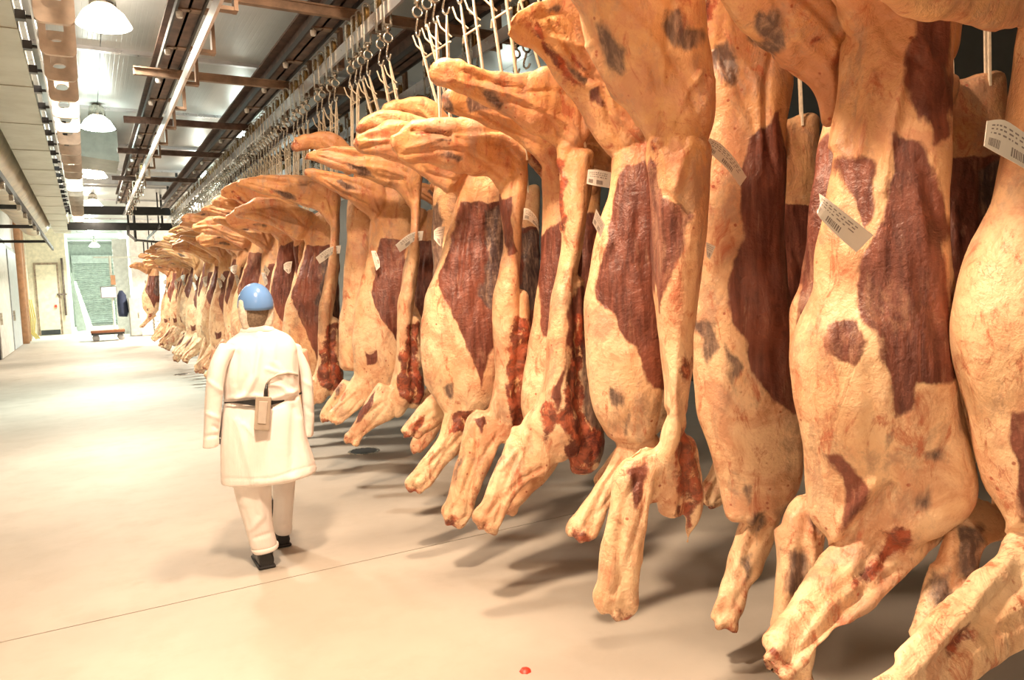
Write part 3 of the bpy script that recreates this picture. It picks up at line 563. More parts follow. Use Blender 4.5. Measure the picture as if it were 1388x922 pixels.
side('E', 2.86, [(850, 150, 905, 140, .08), (834, 205, 905, 205, .09), (822, 270, 905, 270, .1), (803, 350, 905, 350, .11), (791, 420, 905, 420, .12), (791, 480, 900, 480, .12), (802, 545, 895, 545, .11), (822, 592, 885, 592, .08)],
    [(688, 50, 703, 12, .045), (705, 62, 745, -5, .055), (728, 76, 775, 0, .07), (750, 112, 830, 20, .09), (775, 142, 880, 60, .1), (805, 180, 900, 100, .1), (832, 211, 905, 160, .1)],
    [(850, 555, 895, 600, .07), (832, 605, 870, 640, .06), (808, 650, 845, 670, .055), (788, 685, 825, 700, .05), (774, 710, 812, 724, .045), (771, 722, 800, 736, .035)],
    'wide purple-bellied beef side left of the cream strip, bare hock at top',
    muscle=[[(845, 222), (920, 215), (920, 530), (885, 520), (870, 500), (860, 470), (845, 450), (830, 425), (815, 410), (808, 385), (812, 370), (820, 340), (830, 300), (838, 250)], [(800, 130), (812, 120), (815, 145), (803, 142)]], dark=[[(828, 528), (838, 525), (848, 540), (840, 560), (830, 555)], [(836, 584), (852, 555), (856, 565), (842, 586)], [(762, 84), (775, 88), (798, 112), (790, 116), (770, 102)], [(738, 0), (762, 0), (758, 12), (742, 10)]],
    red=[[(720, 30), (735, 35), (752, 70), (775, 100), (790, 118), (785, 125), (760, 105), (738, 75)], [(775, 65), (790, 90), (806, 92), (800, 105), (778, 90)]],
    grooves=[([(740, 30), (775, 85)], 3, .01), ([(752, 25), (795, 90)], 3, .01), ([(746, 28), (783, 88)], 3, -.01), ([(775, 130), (808, 92)], 3, -.008), ([(835, 210), (795, 165)], 3, .006)],
    tags=[(2.86, [(808, 283, 803, 302, -.1), (820, 305, 814, 322, -.1)], .16)], vox=.013)
side('F', 3.36, [(764, 215, 808, 210, .1), (762, 310, 795, 296, .12), (756, 360, 787, 355, .13), (748, 400, 779, 400, .15), (744, 455, 780, 455, .16), (738, 510, 780, 510, .16), (726, 548, 780, 548, .15), (705, 575, 788, 590, .13), (700, 612, 788, 615, .1)],
    [(587, 108, 592, 86, .04), (613, 121, 606, 81, .05), (654, 145, 672, 92, .07), (691, 163, 707, 96, .09), (727, 182, 760, 90, .1), (752, 197, 800, 120, .11), (761, 214, 808, 165, .11)],
    [(692, 577, 770, 600, .075), (686, 602, 745, 642, .065), (668, 637, 722, 654, .06), (655, 678, 700, 675, .05), (643, 700, 684, 707, .048), (648, 714, 670, 724, .035)],
    'orange beef side with narrow cream edge, red cut neck and square tag', extra=[[(762, 380, 792, 380, .1), (764, 440, 796, 440, .13), (762, 500, 806, 500, .13), (762, 560, 818, 560, .13), (770, 612, 818, 620, .11), (775, 635, 805, 640, .06)], [(757, 200, 771, 195, .03), (760, 250, 766, 250, .02), (762, 300, 768, 300, .02), (758, 312, 764, 310, .015)]],
    muscle=[[(772, 395), (800, 395), (800, 470), (764, 470), (764, 540), (757, 556), (748, 538), (762, 500), (766, 450)]], dark=[[(648, 118), (668, 118), (686, 140), (680, 150), (662, 138)], [(668, 635), (682, 600), (676, 630), (664, 660)], [(788, 455), (806, 500), (830, 600), (825, 635), (800, 625), (790, 560)]],
    red=[[(776, 430), (792, 430), (792, 560), (820, 600), (800, 645), (770, 640), (760, 605), (772, 595), (757, 575), (740, 602), (730, 575), (738, 540), (750, 545), (758, 560), (765, 540)], [(756, 215), (770, 215), (770, 312), (757, 312)]],
    grooves=[([(640, 105), (712, 118)], 3, -.012), ([(600, 95), (640, 92)], 3, .006), ([(690, 600), (660, 690)], 5, .008), ([(720, 570), (700, 640)], 4, .006)],
    tags=[(3.36, [(797, 230, 795, 249, 0), (810, 230, 808, 252, .02), (829, 234, 826, 255, .01)], .12)], vox=.012)
side('F2', 3.62, [(748, 190, 790, 180, .07), (735, 225, 790, 220, .08), (732, 300, 790, 300, .09), (725, 400, 790, 400, .1), (715, 480, 790, 480, .1), (705, 540, 780, 540, .1), (718, 582, 770, 580, .08)],
    [(600, 150, 612, 118, .045), (640, 165, 660, 112, .06), (690, 190, 720, 130, .08), (735, 225, 770, 170, .09), (752, 240, 790, 210, .08)],
    [(735, 560, 775, 590, .06), (705, 615, 745, 640, .05), (680, 655, 715, 670, .045), (668, 680, 695, 698, .04)],
    'shaded beef side showing only as a brown slice behind the orange one', muscle=[[(728, 318), (760, 300), (800, 320), (800, 470), (735, 455), (728, 420), (722, 380)]], dark=[[(628, 128), (650, 120), (668, 150), (640, 150)], [(590, 128), (610, 120), (612, 150), (598, 150)]], vox=.016)
side('G', 3.88, [(690, 225, 718, 205, .08), (676, 262, 716, 250, .1), (680, 325, 708, 320, .11), (677, 370, 702, 370, .12), (670, 410, 699, 410, .13), (670, 450, 700, 450, .13), (670, 492, 700, 492, .13), (667, 525, 702, 525, .13), (660, 555, 704, 560, .12), (664, 588, 695, 596, .08)],
    [(531, 208, 537, 178, .045), (546, 219, 564, 164, .055), (585, 217, 610, 161, .075), (625, 233, 650, 160, .09), (660, 241, 690, 180, .1), (672, 255, 722, 205, .1)],
    [(645, 552, 690, 575, .065), (628, 568, 684, 598, .06), (621, 620, 668, 628, .052), (611, 670, 647, 668, .048), (600, 692, 641, 698, .045), (605, 706, 625, 716, .03)],
    'slim cream beef side with a bright rounded hock near the picture\'s middle', extra=[[(694, 400, 712, 400, .09), (688, 460, 712, 460, .12), (688, 520, 722, 520, .12), (692, 575, 714, 580, .08)]],
    muscle=[[(674, 265), (697, 262), (692, 300), (698, 340), (688, 345), (678, 318)], [(640, 568), (657, 564), (661, 578), (646, 586)]], dark=[[(592, 210), (612, 208), (630, 215), (632, 221), (612, 221), (597, 215)], [(583, 188), (610, 190), (624, 196), (600, 196)], [(620, 615), (632, 612), (625, 640), (617, 665)]],
    red=[[(692, 430), (720, 430), (725, 540), (715, 590), (700, 600), (694, 560), (688, 525), (684, 495), (689, 470)], [(562, 174), (600, 178), (612, 181), (590, 184), (566, 180)]],
    grooves=[([(560, 175), (610, 183)], 3, -.014), ([(612, 180), (690, 176)], 3, -.008), ([(540, 215), (625, 233)], 3, .008), ([(672, 548), (676, 572)], 2, -.012), ([(640, 600), (620, 680)], 6, .008), ([(700, 215), (690, 300)], 4, -.008)],
    tags=[(3.88, [(710, 282, 709, 298, 0), (718, 284, 716, 299, .02), (728, 296, 727, 308, .02), (731, 312, 730, 318, .0)], .12)], vox=.012)
side('H', 4.26, [(632, 215, 690, 200, .07), (618, 255, 690, 250, .09), (609, 300, 690, 300, .1), (598, 345, 690, 345, .11), (588, 390, 690, 390, .12), (574, 440, 690, 440, .13), (573, 490, 685, 490, .13), (581, 530, 680, 530, .11), (603, 562, 665, 555, .085)],
    [(479, 198, 486, 182, .04), (487, 208, 500, 175, .05), (520, 213, 535, 165, .06), (545, 222, 570, 165, .08), (575, 248, 610, 180, .09), (605, 268, 640, 200, .09)],
    [(625, 535, 668, 572, .07), (605, 555, 640, 600, .065), (588, 595, 615, 624, .055), (565, 632, 593, 646, .048), (550, 652, 578, 663, .042), (554, 662, 570, 668, .03)],
    'broad cream beef side with red marbled muscle and an orange-red patch on its foreleg',
    muscle=[[(625, 275), (700, 270), (700, 480), (668, 470), (655, 490), (650, 525), (637, 490), (622, 450), (605, 410), (598, 385), (605, 350), (612, 315)]], dark=[[(655, 285), (690, 275), (690, 430), (668, 430), (650, 400), (660, 340)], [(602, 525), (615, 520), (615, 538), (604, 537)]], red=[[(618, 556), (642, 550), (638, 585), (612, 596)]],
    grooves=[([(632, 300), (622, 400)], 3, -.008), ([(640, 545), (600, 610)], 5, .008), ([(500, 178), (545, 170)], 3, .006)],
    tags=[(4.26, [(603, 307, 600, 330, .0), (594, 308, 597, 334, .03), (588, 313, 588, 324, .03)], .11)], vox=.013)
side('H2', 4.64, [(600, 215, 655, 205, .07), (590, 255, 655, 250, .08), (586, 300, 650, 300, .09), (580, 400, 645, 400, .09), (572, 470, 640, 470, .09), (576, 520, 630, 520, .08)],
    [(484, 180, 488, 165, .04), (503, 182, 514, 150, .05), (545, 195, 560, 155, .06), (590, 230, 612, 180, .08)],
    [(588, 535, 640, 555, .06), (572, 548, 604, 570, .05), (556, 566, 582, 583, .045), (544, 582, 570, 592, .04), (547, 592, 560, 597, .03)],
    'dim beef side behind the broad cream one, its shank left of a short pair', dark=[[(578, 300), (600, 260), (600, 500), (574, 480)]], red=[[(560, 575), (580, 560), (575, 580), (565, 588)]], vox=.016)
side('I', 4.95, [(615, 195, 650, 185, .07), (602, 260, 650, 260, .08), (590, 400, 640, 400, .09), (585, 470, 640, 470, .09), (588, 520, 630, 520, .08)],
    [(520, 160, 526, 140, .04), (560, 165, 575, 132, .06), (600, 205, 620, 165, .08)],
    [(592, 545, 640, 560, .06), (584, 555, 606, 572, .05), (566, 582, 588, 596, .045), (555, 604, 575, 612, .04), (560, 614, 570, 617, .03)],
    'mostly hidden beef side, its dark-striped short shank the right of a pair', dark=[[(580, 560), (592, 550), (590, 570), (578, 580)]], vox=.016)
side('J', 5.72, [(554, 275, 572, 265, .1), (555, 300, 572, 295, .11), (553, 340, 569, 340, .12), (546, 385, 561, 385, .13), (539, 420, 558, 420, .14), (539, 467, 556, 467, .14), (535, 500, 556, 500, .14), (528, 530, 560, 535, .12), (530, 558, 548, 562, .08)],
    [(413, 218, 416, 205, .045), (430, 223, 440, 195, .055), (475, 236, 480, 198, .075), (510, 244, 530, 205, .09), (535, 254, 568, 225, .1), (552, 280, 572, 262, .1)],
    [(512, 517, 546, 537, .065), (504, 528, 536, 563, .06), (490, 554, 510, 577, .052), (474, 583, 496, 589, .047), (465, 596, 485, 605, .04)],
    'beef side with curled tag whose purple-striped shank points at the worker', extra=[[(553, 430, 568, 435, .08), (548, 480, 571, 480, .1), (543, 525, 575, 530, .1), (550, 550, 568, 552, .06)]],
    muscle=[[(520, 270), (545, 290), (555, 310), (548, 330), (530, 320), (518, 295)], [(488, 548), (508, 530), (505, 545), (488, 570), (480, 578)]], dark=[[(465, 222), (490, 224), (505, 236), (485, 237)], [(562, 500), (580, 500), (580, 545), (565, 545)]], red=[[(552, 438), (570, 440), (568, 490), (577, 540), (562, 552), (545, 542), (535, 522), (542, 500), (548, 480)]],
    grooves=[([(440, 200), (490, 212)], 3, -.012), ([(450, 198), (492, 205)], 3, .01), ([(515, 525), (480, 590)], 4, .008)],
    tags=[(5.72, [(574, 313, 572, 326, 0), (560, 315, 560, 328, .03), (549, 321, 552, 335, .04), (536, 332, 542, 342, .04)], .09)], vox=.014)
side('K', 6.2, [(512, 262, 560, 250, .08), (503, 290, 560, 285, .09), (498, 340, 560, 340, .1), (488, 385, 555, 385, .11), (478, 430, 550, 430, .12), (476, 475, 548, 475, .12), (480, 510, 545, 510, .1), (498, 535, 540, 530, .08)],
    [(413, 240, 417, 226, .042), (430, 249, 440, 229, .055), (465, 269, 475, 238, .075), (492, 287, 515, 245, .085), (504, 302, 525, 270, .09)],
    [(485, 500, 527, 527, .065), (468, 525, 502, 547, .056), (452, 548, 479, 562, .048), (441, 562, 463, 575, .044), (446, 573, 456, 579, .03)],
    'wide beef side', muscle=[[(515, 325), (545, 325), (552, 470), (538, 464), (520, 435), (510, 415), (505, 395), (508, 365)], [(498, 478), (512, 475), (512, 490), (500, 492)]], dark=[[(450, 245), (475, 249), (484, 258), (462, 258)]], grooves=[([(470, 540), (500, 510)], 4, .006), ([(425, 232), (470, 240)], 3, .006)],
    tags=[(6.2, [(503, 340, 509, 340, 0), (506, 352, 514, 352, .02), (510, 367, 515, 362, .03)], .13)], vox=.014)
SIDES['K']['label'] = 'wide beef side with a shiny white tag over purple muscle, left of the curled tag'
# deeper sides: copies of the sides above, each with its parts, stepped along the rail
def copy_side(key, loc, rz, rx, ry):
    src = SIDES[key]; o = src.copy(); COL.objects.link(o); o.location = loc; o.rotation_euler.z = rz
    for ch in src.children:
        if not ch.name.startswith('cord'): copy_tree(ch, None, o)
    O = np.array(loc); t = TOPS[key]; c, s_ = math.cos(rz), math.sin(rz)
    cords(o, O, O+np.array([c*t[0]-s_*t[1], s_*t[0]+c*t[1], t[2]]), rx, ry, rz=rz); return o
FAR = [('I', 6.5, 'beef side whose thin shank tip peeps out beside the purple-striped one', .0), ('J', 7.15, 'beef side with red neck chunk whose shank passes behind the worker\'s right shoulder', 0), ('H', 7.6, 'wide red-muscled beef side immediately right of the worker\'s right shoulder', -.1),
       ('G', 8.2, 'narrow dark-gapped beef side just right of the blue hard hat', 0), ('E', 8.6, 'wide beef side behind the worker, right edge beside the hard hat', 0), ('F', 9.1, 'beef side whose neck hangs straight behind the blue hard hat', 0)]
keys = ['K', 'J', 'H', 'G', 'K', 'F', 'E', 'J']; y = 9.55; n_ = 0
while y < 22.6:
    FAR.append((keys[n_ % 8], y, 'beef side in the tight far stretch of the row, left of the hard hat', random.uniform(-.12, .12))); y += random.uniform(.34, .46)*(1+n_*.008); n_ += 1
for k, (key, y, lab, rz) in enumerate(FAR):
    o = copy_side(key, (2.15+random.uniform(-.04, .04), y, SIDES[key].location.z+random.uniform(-.09, .05)), rz, RAILX[1], y)
    o['label'] = lab
    if k > 5: o['group'] = 'beef sides in the far stretch of the row'
    for q in (-1, 1): trolley(RAILX[1], y+q*.085, 'steel roller hook on the front rail holding twine of a beef side', 'roller hooks on the front rail')
# back row
for k in range(9):
    key = ('E', 'H', 'K', 'H')[k % 4]; y = .9+k*.95; o = copy_side(key, (3.4, y, SIDES[key].location.z+random.uniform(-.08, .04)), random.uniform(-.1, .1), RAILX[2], y); o['label'] = 'beef side of the back row, glimpsed between the front carcasses'; o['group'] = 'beef sides of the back row'
for k in range(46):
    y = (1.7+k//2*.95+(k % 2-.5)*.17) if k < 18 else 10.2+(k-18)*.4
    trolley(RAILX[2], y, 'steel roller hook on the second rail behind', 'roller hooks on the second rail')
for k in range(5): trolley(RAILX[0], 15+k*1.2, 'empty roller hook far along the left rail', 'empty roller hooks on the left rail')

# ------------------------------------------------------------------ the worker
YP = 4.7
def cloth(secs_list, name, mat, parent, Oref, vox=.009, folds=(), sm=3, lump=.006, dys=None, flat=True):
    mb = MB()
    for i, sc in enumerate(secs_list): limb(mb, sc, YP, dy=(dys[i] if dys else 0), flat=flat, n=28)
    me = fuse(mb, name, vox, sm); P = co_of(me); N = no_of(me); p2 = proj(P); D = lump*lumps(P*[1, 1, .4], 22, len(name))
    front = np.clip(-(N @ np.array([.18, .98, 0])), 0, 1)
    for ln, wd, amp in folds: D += amp*np.exp(-(ldist(p2, ln)/wd)**2)*front
    P = P+N*D[:, None]-Oref
    me.vertices.foreach_set('co', P.astype(np.float32).ravel()); me.polygons.foreach_set('use_smooth', [True]*len(me.polygons)); me.materials.append(mat); me.update()
    return link(name, me, parent)
PO = at(361, 768, YP); PO[2] = 0
# body: head with face, neck, trunk, arms, hands with fingers, legs: one skin
bm_ = MB()
limb(bm_, [(338, 390, 357, 390, .055), (329, 400, 366, 399, .085), (328, 412, 367, 410, .095), (330, 425, 365, 423, .09), (334, 437, 362, 434, .075), (336, 446, 361, 443, .06), (334, 456, 364, 453, .06), (318, 466, 384, 462, .075), (308, 490, 400, 488, .1), (312, 530, 400, 528, .105), (312, 575, 402, 572, .12), (318, 610, 400, 605, .12)], YP)
h0 = at(347, 412, YP+.1)
for dx, dz, r in ((0, -.005, .018), (0, -.03, .014)): bm_.lathe([(0, -r), (r*.8, -r*.6), (r, 0), (r*.8, r*.6), (0, r)], h0+np.array([.015, 0, dz]), 10)      # nose
for s in (-1, 1):
    e = at(347+s*20.5, 415, YP+.02); bm_.lathe([(0, -.03), (.016, -.02), (.02, 0), (.018, .02), (0, .032)], e, 10)               # ears
    ey = h0+np.array([.015+s*.03, -.018, .012]); bm_.lathe([(0, -.012), (.012, 0), (0, .012)], ey, 8)
arms = {-1: [(300, 475), (291, 520), (290, 550), (291, 574)], 1: [(405, 475), (415, 520), (417, 550), (414, 566)]}
hands = {}
for s, pl in arms.items():
    pts = [at(x, y, YP+d) for (x, y), d in zip(pl, (0, -.02, .0, .05) if s < 0 else (0, .02, .10, .26))]
    bm_.tube(pts, [.055, .045, .038, .028], 12); hd = pts[-1]; dr_ = pts[-1]-pts[-2]; dr_ /= np.linalg.norm(dr_); hands[s] = (hd, dr_)
for s, ch in ((-1, [(322, 600, 368, 600, .08), (330, 665, 366, 665, .07), (343, 715, 370, 712, .055), (350, 745, 368, 742, .04), (350, 758, 370, 756, .045)]), (1, [(364, 600, 402, 600, .08), (370, 655, 398, 655, .07), (373, 695, 394, 695, .05), (377, 714, 390, 714, .035), (378, 722, 389, 722, .03)])):
    limb(bm_, ch, YP, dy=0 if s < 0 else .31)
bme = fuse(bm_, 'person', .009, 2); P = co_of(bme)-PO; bme.vertices.foreach_set('co', P.astype(np.float32).ravel()); bme.polygons.foreach_set('use_smooth', [True]*len(bme.polygons)); bme.materials.append(M['skin']); bme.update()
per = link('person', bme, None, PO); tag(per, 'worker seen from behind walking away in white coat, white trousers and blue hard hat', 'person')
# gloved hands: palm, four unequal bent fingers, thumb from the side of the palm
for s, (hd, dr_) in hands.items():
    g = MB(); side_ = np.array([0, 1., 0]); nrm = np.cross(dr_, side_); nrm /= np.linalg.norm(nrm); side_ = np.cross(nrm, dr_); inn = np.array([-s, 0, 0.])
    g.tube([hd-dr_*.03, hd+dr_*.02, hd+dr_*.06, hd+dr_*.095], [.03, .036, .04, .034], 10)
    for q, (o_, L) in enumerate(((.03, .075), (.01, .085), (-.01, .078), (-.03, .06))):
        b0 = hd+dr_*.085+side_*o_; g.tube([b0-dr_*.03, b0, b0+dr_*L*.45+inn*.008, b0+dr_*L*.8+inn*.03, b0+dr_*L*.9+inn*.05], [.009, .0095, .009, .008, .006], 8)
    t0 = hd+dr_*.02+side_*.03; g.tube([t0-side_*.02, t0, t0+side_*.028+dr_*.03+inn*.01, t0+side_*.03+dr_*.06+inn*.02], [.012, .012, .011, .008], 8)
    gm = fuse(g, 'glove', .0045, 2); Q = co_of(gm)-PO; gm.vertices.foreach_set('co', Q.astype(np.float32).ravel()); gm.polygons.foreach_set('use_smooth', [True]*len(gm.polygons)); gm.materials.append(M['glove'])
    link('glove', gm, per)['label'] = 'dark blue work glove'
TR = [[(315, 640, 369, 636, .115), (317, 660, 369, 658, .11), (325, 690, 370, 686, .1), (333, 715, 372, 710, .09), (340, 742, 377, 736, .085)]]
trs = cloth(TR, 'trouser_leg', M['coat'], per, PO, folds=[([(350, 670), (356, 700), (340, 718)], 5, .012), ([(330, 690), (340, 720)], 4, -.008), ([(345, 730), (372, 722)], 3, -.008)])
cloth([[(366, 640, 404, 632, .1), (368, 660, 400, 650, .1), (369, 690, 397, 690, .085), (369, 707, 396, 704, .08), (372, 720, 396, 716, .082), (374, 724, 394, 722, .07)]], 'trouser_leg', M['coat'], per, PO, dys=[.31], folds=[([(385, 670), (384, 705)], 4, .008), ([(372, 716), (395, 710)], 3, -.01)])
cloth([[(339, 744, 378, 735, .092), (343, 750, 378, 740, .092)]], 'trouser_cuff', M['coat'], trs, PO, lump=.002)
coat = cloth([[(331, 446, 366, 443, .07), (322, 451, 376, 448, .085), (308, 462, 394, 457, .11), (300, 478, 404, 474, .135), (298, 510, 406, 508, .15), (303, 532, 405, 527, .145), (304, 547, 407, 540, .14), (300, 565, 412, 560, .16), (299, 600, 419, 595, .175), (300, 635, 427, 622, .185), (301, 655, 431, 636, .19)]], 'coat', M['coat'], per, PO,
    folds=[([(352, 452), (351, 480), (346, 510), (336, 532), (322, 542)], 4, .014), ([(346, 460), (340, 505), (325, 530)], 5, -.007), ([(372, 455), (370, 490), (380, 500), (395, 530)], 4, .009), ([(362, 500), (385, 508), (403, 508)], 2.5, .008), ([(366, 521), (380, 523), (392, 534), (406, 530)], 3, .012), ([(380, 512), (400, 530)], 3, -.008), ([(300, 548), (330, 546), (365, 551), (409, 535)], 3.5, -.022), ([(305, 541), (345, 537), (366, 541), (407, 527)], 3.5, .01),
           ([(365, 560), (364, 655)], 2, -.006), ([(398, 555), (396, 640)], 6, -.014), ([(408, 570), (418, 640)], 6, .014), ([(320, 570), (330, 600), (345, 652)], 6, .009), ([(330, 575), (345, 590)], 3, .006), ([(302, 649), (345, 649), (368, 648), (400, 638), (430, 629)], 1.5, -.004), ([(322, 480), (318, 520)], 4, -.008), ([(312, 470), (305, 500), (306, 540)], 4, -.012), ([(404, 480), (402, 530)], 4, -.012)])
for sc, dy in (([(298, 466, 320, 472, .06), (288, 485, 310, 490, .075), (281, 508, 305, 511, .08), (277, 540, 303, 543, .075), (275, 575, 300, 577, .072), (274, 590, 298, 591, .07), (273, 608, 298, 603, .062)], -.04), ([(386, 463, 408, 468, .06), (398, 484, 416, 486, .07), (406, 508, 423, 509, .075), (409, 540, 426, 543, .07), (411, 565, 427, 566, .06), (412, 592, 425, 591, .055)], .0)):
    cloth([sc], 'sleeve', M['coat'], coat, PO, dys=[dy], folds=[([(280, 515), (300, 530)], 3, .008), ([(277, 560), (299, 568)], 3, .008), ([(290, 578), (298, 582)], 2.5, -.01), ([(276, 592), (298, 590)], 2.5, -.009), ([(408, 515), (424, 525)], 3, .007), ([(412, 550), (426, 560)], 3, -.007)])
cloth([[(326, 445, 368, 441, .085), (324, 451, 374, 448, .09)]], 'collar', M['coat'], coat, PO, lump=.002)
# belt and device
def onback(x, y, d): return at(x, y, YP-d)-PO
bl = MB(); tp = [(304, 545), (316, 544.5), (330, 543), (345, 541.5), (368, 543), (385, 540), (400, 535), (409, 531)]; bt = [(304, 547), (316, 546.5), (330, 548), (345, 550.5), (368, 549), (385, 545), (400, 539), (409, 534)]
dd = [.02, .09, .13, .15, .15, .13, .09, .02]; v = []
for (a, b, d) in zip(tp, bt, dd): v += [onback(*a, d), onback(*b, d), onback(*a, d-.012), onback(*b, d-.012)]
f = []
for i in range(len(tp)-1):
    q = i*4; f += [(q, q+1, q+5, q+4), (q+2, q+6, q+7, q+3), (q, q+4, q+6, q+2), (q+1, q+3, q+7, q+5)]
MB().add(v, f).obj('belt', M['belt'], per)['label'] = 'black webbing belt cinching the coat'
def prism(a, b, c, d, d0, d1): return MB().add([onback(*p, q) for q in (d0, d1) for p in (a, b, c, d)], [(0, 1, 2, 3), (7, 6, 5, 4), (0, 4, 5, 1), (1, 5, 6, 2), (2, 6, 7, 3), (3, 7, 4, 0)])
rd = prism((346.5, 537.5), (344, 583), (365, 584), (368, 538), .215, .15).obj('radio', M['radio'], per, bevel=.006); rd['label'] = 'grey belt device with black antenna'
prism((351, 544), (349.5, 574), (360.5, 575), (363, 544.5), .222, .21).obj('front_panel', M['radio2'], rd, bevel=.003)
MB().tube([onback(360, 539, .18), onback(360.5, 530, .18), onback(361.5, 521, .175)], [.013, .012, .007], 8).obj('antenna', M['black'], rd, True)
MB().tube([onback(361.5, 521, .16), onback(366, 514, .17), onback(376, 508, .17), onback(390, 505.5, .16), onback(403, 509, .10)], .008, 6).obj('wire', M['radio2'], rd, True)
# boots
def boot(toe, heel, name_label, dy):
    mb = MB(); c = at(*heel, YP+dy)-PO
    mb2 = MB()
    for sx in (0,):
        rings = [(-.05, .0, .045, .10), (.0, .0, .05, .105), (.06, .0, .05, .10), (.13, 0, .052, .075), (.19, 0, .045, .055), (.225, 0, .03, .04)]
    v = []; n = 16; f = []
    for (yy, xx, w_, h) in rings:
        for k in range(n):
            a = 2*math.pi*k/n; v.append((c[0]+w_*math.cos(a), c[1]+yy, max(0.012, h*.5+h*.55*math.sin(a))))
    for i in range(len(rings)-1):
        for k in range(n): f.append((i*n+k, i*n+(k+1) % n, (i+1)*n+(k+1) % n, (i+1)*n+k))
    f += [tuple(range(n)), tuple((len(rings)-1)*n+k for k in range(n))[::-1]]
    mb2.add(v, f); mb2.tube([(c[0], c[1]+.0, .06), (c[0], c[1]+.0, .13), (c[0]-.01, c[1]+.0, .22)], [.05, .052, .055], 16).tube([(c[0]-.01, c[1], .2), (c[0]-.012, c[1]+.0, .34)], [.056, .062], 16)
    me = fuse(mb2, 'boot', .008, 3); o = link('boot', me, per); me.materials.append(M['black']); me.polygons.foreach_set('use_smooth', [True]*len(me.polygons))
    MB().bx((c[0]-.052, c[1]-.06, 0), (c[0]+.052, c[1]+.21, .022)).obj('sole', M['belt'], o, bevel=.01)
boot(None, (360, 764), '', .0); boot(None, (382.5, 737), '', .33)
# hairnet, hair, hard hat
hc = at(347, 408, YP)
def cap(name, mat, c, rx, ry, rz_, z0, tilt, parent, thick=.004, n=28, lump=0.):
    v = []; f = []; m = 12
    for i in range(m+1):
        ph = math.pi/2-(math.pi/2-math.asin(z0))*i/m
        for k in range(n):
            a = 2*math.pi*k/n; p = np.array([rx*math.cos(ph)*math.cos(a), ry*math.cos(ph)*math.sin(a), rz_*math.sin(ph)]); ct, st_ = math.cos(tilt), math.sin(tilt)
            v.append(c-PO+np.array([p[0], p[1]*ct-p[2]*st_, p[1]*st_+p[2]*ct])+lump*rng.normal(size=3))
    for i in range(m):
        for k in range(n): f.append((i*n+k, (i+1)*n+k, (i+1)*n+(k+1) % n, i*n+(k+1) % n))
    mb = MB().add(v, f); o = mb.obj(name, mat, parent, True); s = o.modifiers.new('s', 'SOLIDIFY'); s.thickness = thick; return o
hair = cloth([[(328, 414, 367, 412, .10), (328, 428, 366, 426, .098), (331, 440, 362, 437, .085), (336, 447, 356, 446, .06)]], 'hair', M['hair'], per, PO, dys=[-.005], lump=.003)
hn = cloth([[(323, 406, 343, 409, .055), (322, 420, 340, 424, .06), (324, 434, 338, 436, .055), (329, 446, 340, 446, .045)], [(354, 410, 371, 410, .055), (355, 424, 372, 422, .06), (355, 438, 371, 437, .06), (354, 446, 368, 445, .05)]], 'hairnet', M['net'], per, PO, lump=.003, dys=[-.022, -.012])
hat = cap('hard_hat', M['hat'], at(346.5, 415, YP)+np.array([0, .0, .0]), .106, .125, .142, -.06, .14, per, .004); hat['label'] = 'glossy blue hard hat'

# ------------------------------------------------------------------ things at the far end
ct = empty('flat_cart', (.62, 33.0, 0)); tag(ct, 'low flat cart with red-brown deck standing before the far passage', 'cart')
MB().bx((-.62, -.5, .33), (.55, .5, .42)).obj('deck', M['wood'], ct); MB().bx((-.6, -.5, .25), (.53, -.44, .33)).bx((-.6, .44, .25), (.53, .5, .33)).bx((-.6, -.5, .25), (-.54, .5, .33)).obj('frame', M['dark'], ct)
for x in (-.45, .42):
    for y in (-.42, .42):
        m = MB().lathe([(0, -.035), (.12, -.035), (.125, 0), (.12, .035), (0, .035)], n=14); m.v = [(p[0]+x, p[2]+y, p[1]+.125) for p in m.v]; m.obj('wheel', M['grey'], ct, True)
mo = empty('monitor_stand', (.85, 35.2, 0)); tag(mo, 'lit blue screen on a thin dark post at the far end', 'monitor')
MB().tube([(.05, 0, 0), (.05, 0, 3.4)], .05, 8).bx((-.55, -.03, 3.32), (1.1, .03, 3.38)).obj('post', M['wallgreen'], mo); MB().bx((-.38, -.16, 1.66), (.22, -.06, 2.14)).obj('screen_case', M['grey'], mo)
MB().bx((-.34, -.165, 1.7), (.18, -.16, 2.1)).obj('screen', M['screen'], mo); MB().bx((.03, -.1, 2.2), (.2, 0, 2.6)).obj('junction_box', M['copper'], mo)
jk = MB(); Yj = 35
for a in ((1.12, 35.3),):
    jk.tube([(1.22, 35.3, 1.95), (1.24, 35.3, 1.75), (1.25, 35.28, 1.4), (1.26, 35.28, 1.05), (1.24, 35.28, .85)], [.06, .17, .2, .2, .16], 12)
tag(jk.obj('hanging_jacket', M['jacket'], smooth=True), 'dark navy jacket hanging beside the far grey cabinet', 'jacket')
cb = empty('cabinet', (1.62, 35.2, 0)); tag(cb, 'tall narrow grey cabinet beside the white corner post', 'cabinet')
MB().bx((-.16, -.3, .0), (.28, .3, 1.62)).obj('body', M['grey'], cb); MB().bx((-.13, -.325, .05), (.25, -.3, 1.57)).obj('door', M['unit'], cb); MB().bx((.18, -.35, .8), (.21, -.325, 1.0)).obj('handle', M['steel'], cb)
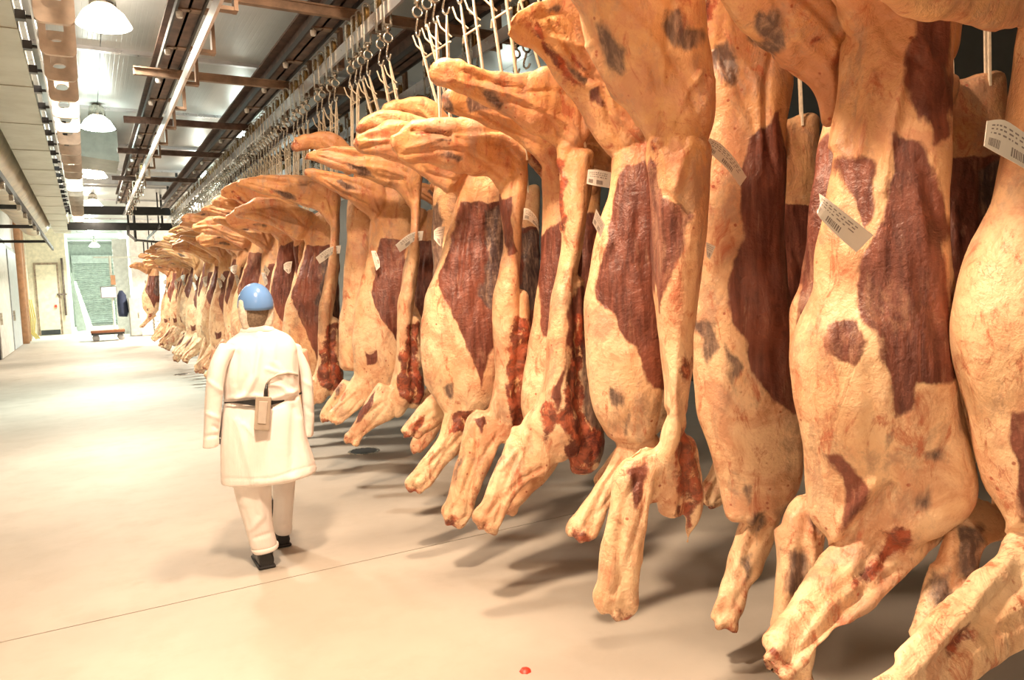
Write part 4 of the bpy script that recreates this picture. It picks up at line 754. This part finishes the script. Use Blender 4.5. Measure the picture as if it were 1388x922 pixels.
pn = tag(MB().bx((1.1, 38, 0), (1.7, 38.06, 4.3)).obj('cream_panel', M['white']), 'tall cream panel left of the white corner post', 'panel')
eb = empty('emergency_button', (2.18, 35.96, 1.62)); tag(eb, 'small red round button on the white far wall', 'button')
m = MB().lathe([(0, 0), (.11, 0), (.11, .05), (.07, .08), (0, .085)], n=14); m.v = [(x, -z, y) for x, y, z in m.v]; m.obj('knob', M['red'], eb, True)
MB().bx((-.13, -.005, -.13), (.13, .035, .13)).obj('back_plate', M['grey'], eb)
rk = empty('wire_rack', (2.75, 34.6, 0)); tag(rk, 'low wire rack standing at the foot of the bright far wall', 'rack')
for x in (-.4, .4):
    for y in (-.25, .25): MB().tube([(x, y, 0), (x, y, 1.1)], .025, 6).obj('rack_post', M['steel'], rk)
for z in (.2, .6, 1.05): MB().bx((-.42, -.27, z), (.42, .27, z+.03)).obj('shelf', M['steel'], rk)
# lone side at the far end
o = copy_side('H', (2.12, 29.0, 2.75), .4, 2.15, 29.0); o['label'] = 'single small pale side hanging alone in front of the bright far wall'
lr2 = tag(MB().bx((2.14, 26, RZ-.05), (2.16, 32, RZ+.05)).bx((2.13, 26.5, RZ), (2.17, 26.54, ZC)).bx((2.13, 31, RZ), (2.17, 31.04, ZC)).obj('short_rail', M['dark']), 'short dark rail above the lone side at the far end', 'rail')
trolley(2.15, 29.0, 'steel roller hook above the lone far side', None)
def atZ0(px, py): v = ray(px, py); return CAM+v*(-CAM[2]/v[2])
# drain covers and specks on the floor
for x, y, lab in ((1.62, 17.2, 'small round dark drain cover in the floor far ahead, left of the row'), (2.41, 7.45, 'round dark drain cover in the floor under the front row')):
    dc = empty('drain_cover', (x, y, 0)); tag(dc, lab, 'drain'); MB().lathe([(0, .004), (.14, .004), (.15, 0)], n=18).obj('grate', M['dark'], dc); MB().lathe([(.14, 0), (.14, .006), (.165, .005), (.17, 0)], n=18).obj('rim', M['steel'], dc)
tag(MB().lathe([(0, .012), (.02, .01), (.028, 0)], atZ0(712, 910), 7).obj('meat_scrap', M['red'], smooth=True), 'tiny red scrap lying on the floor at the bottom edge', 'scrap')
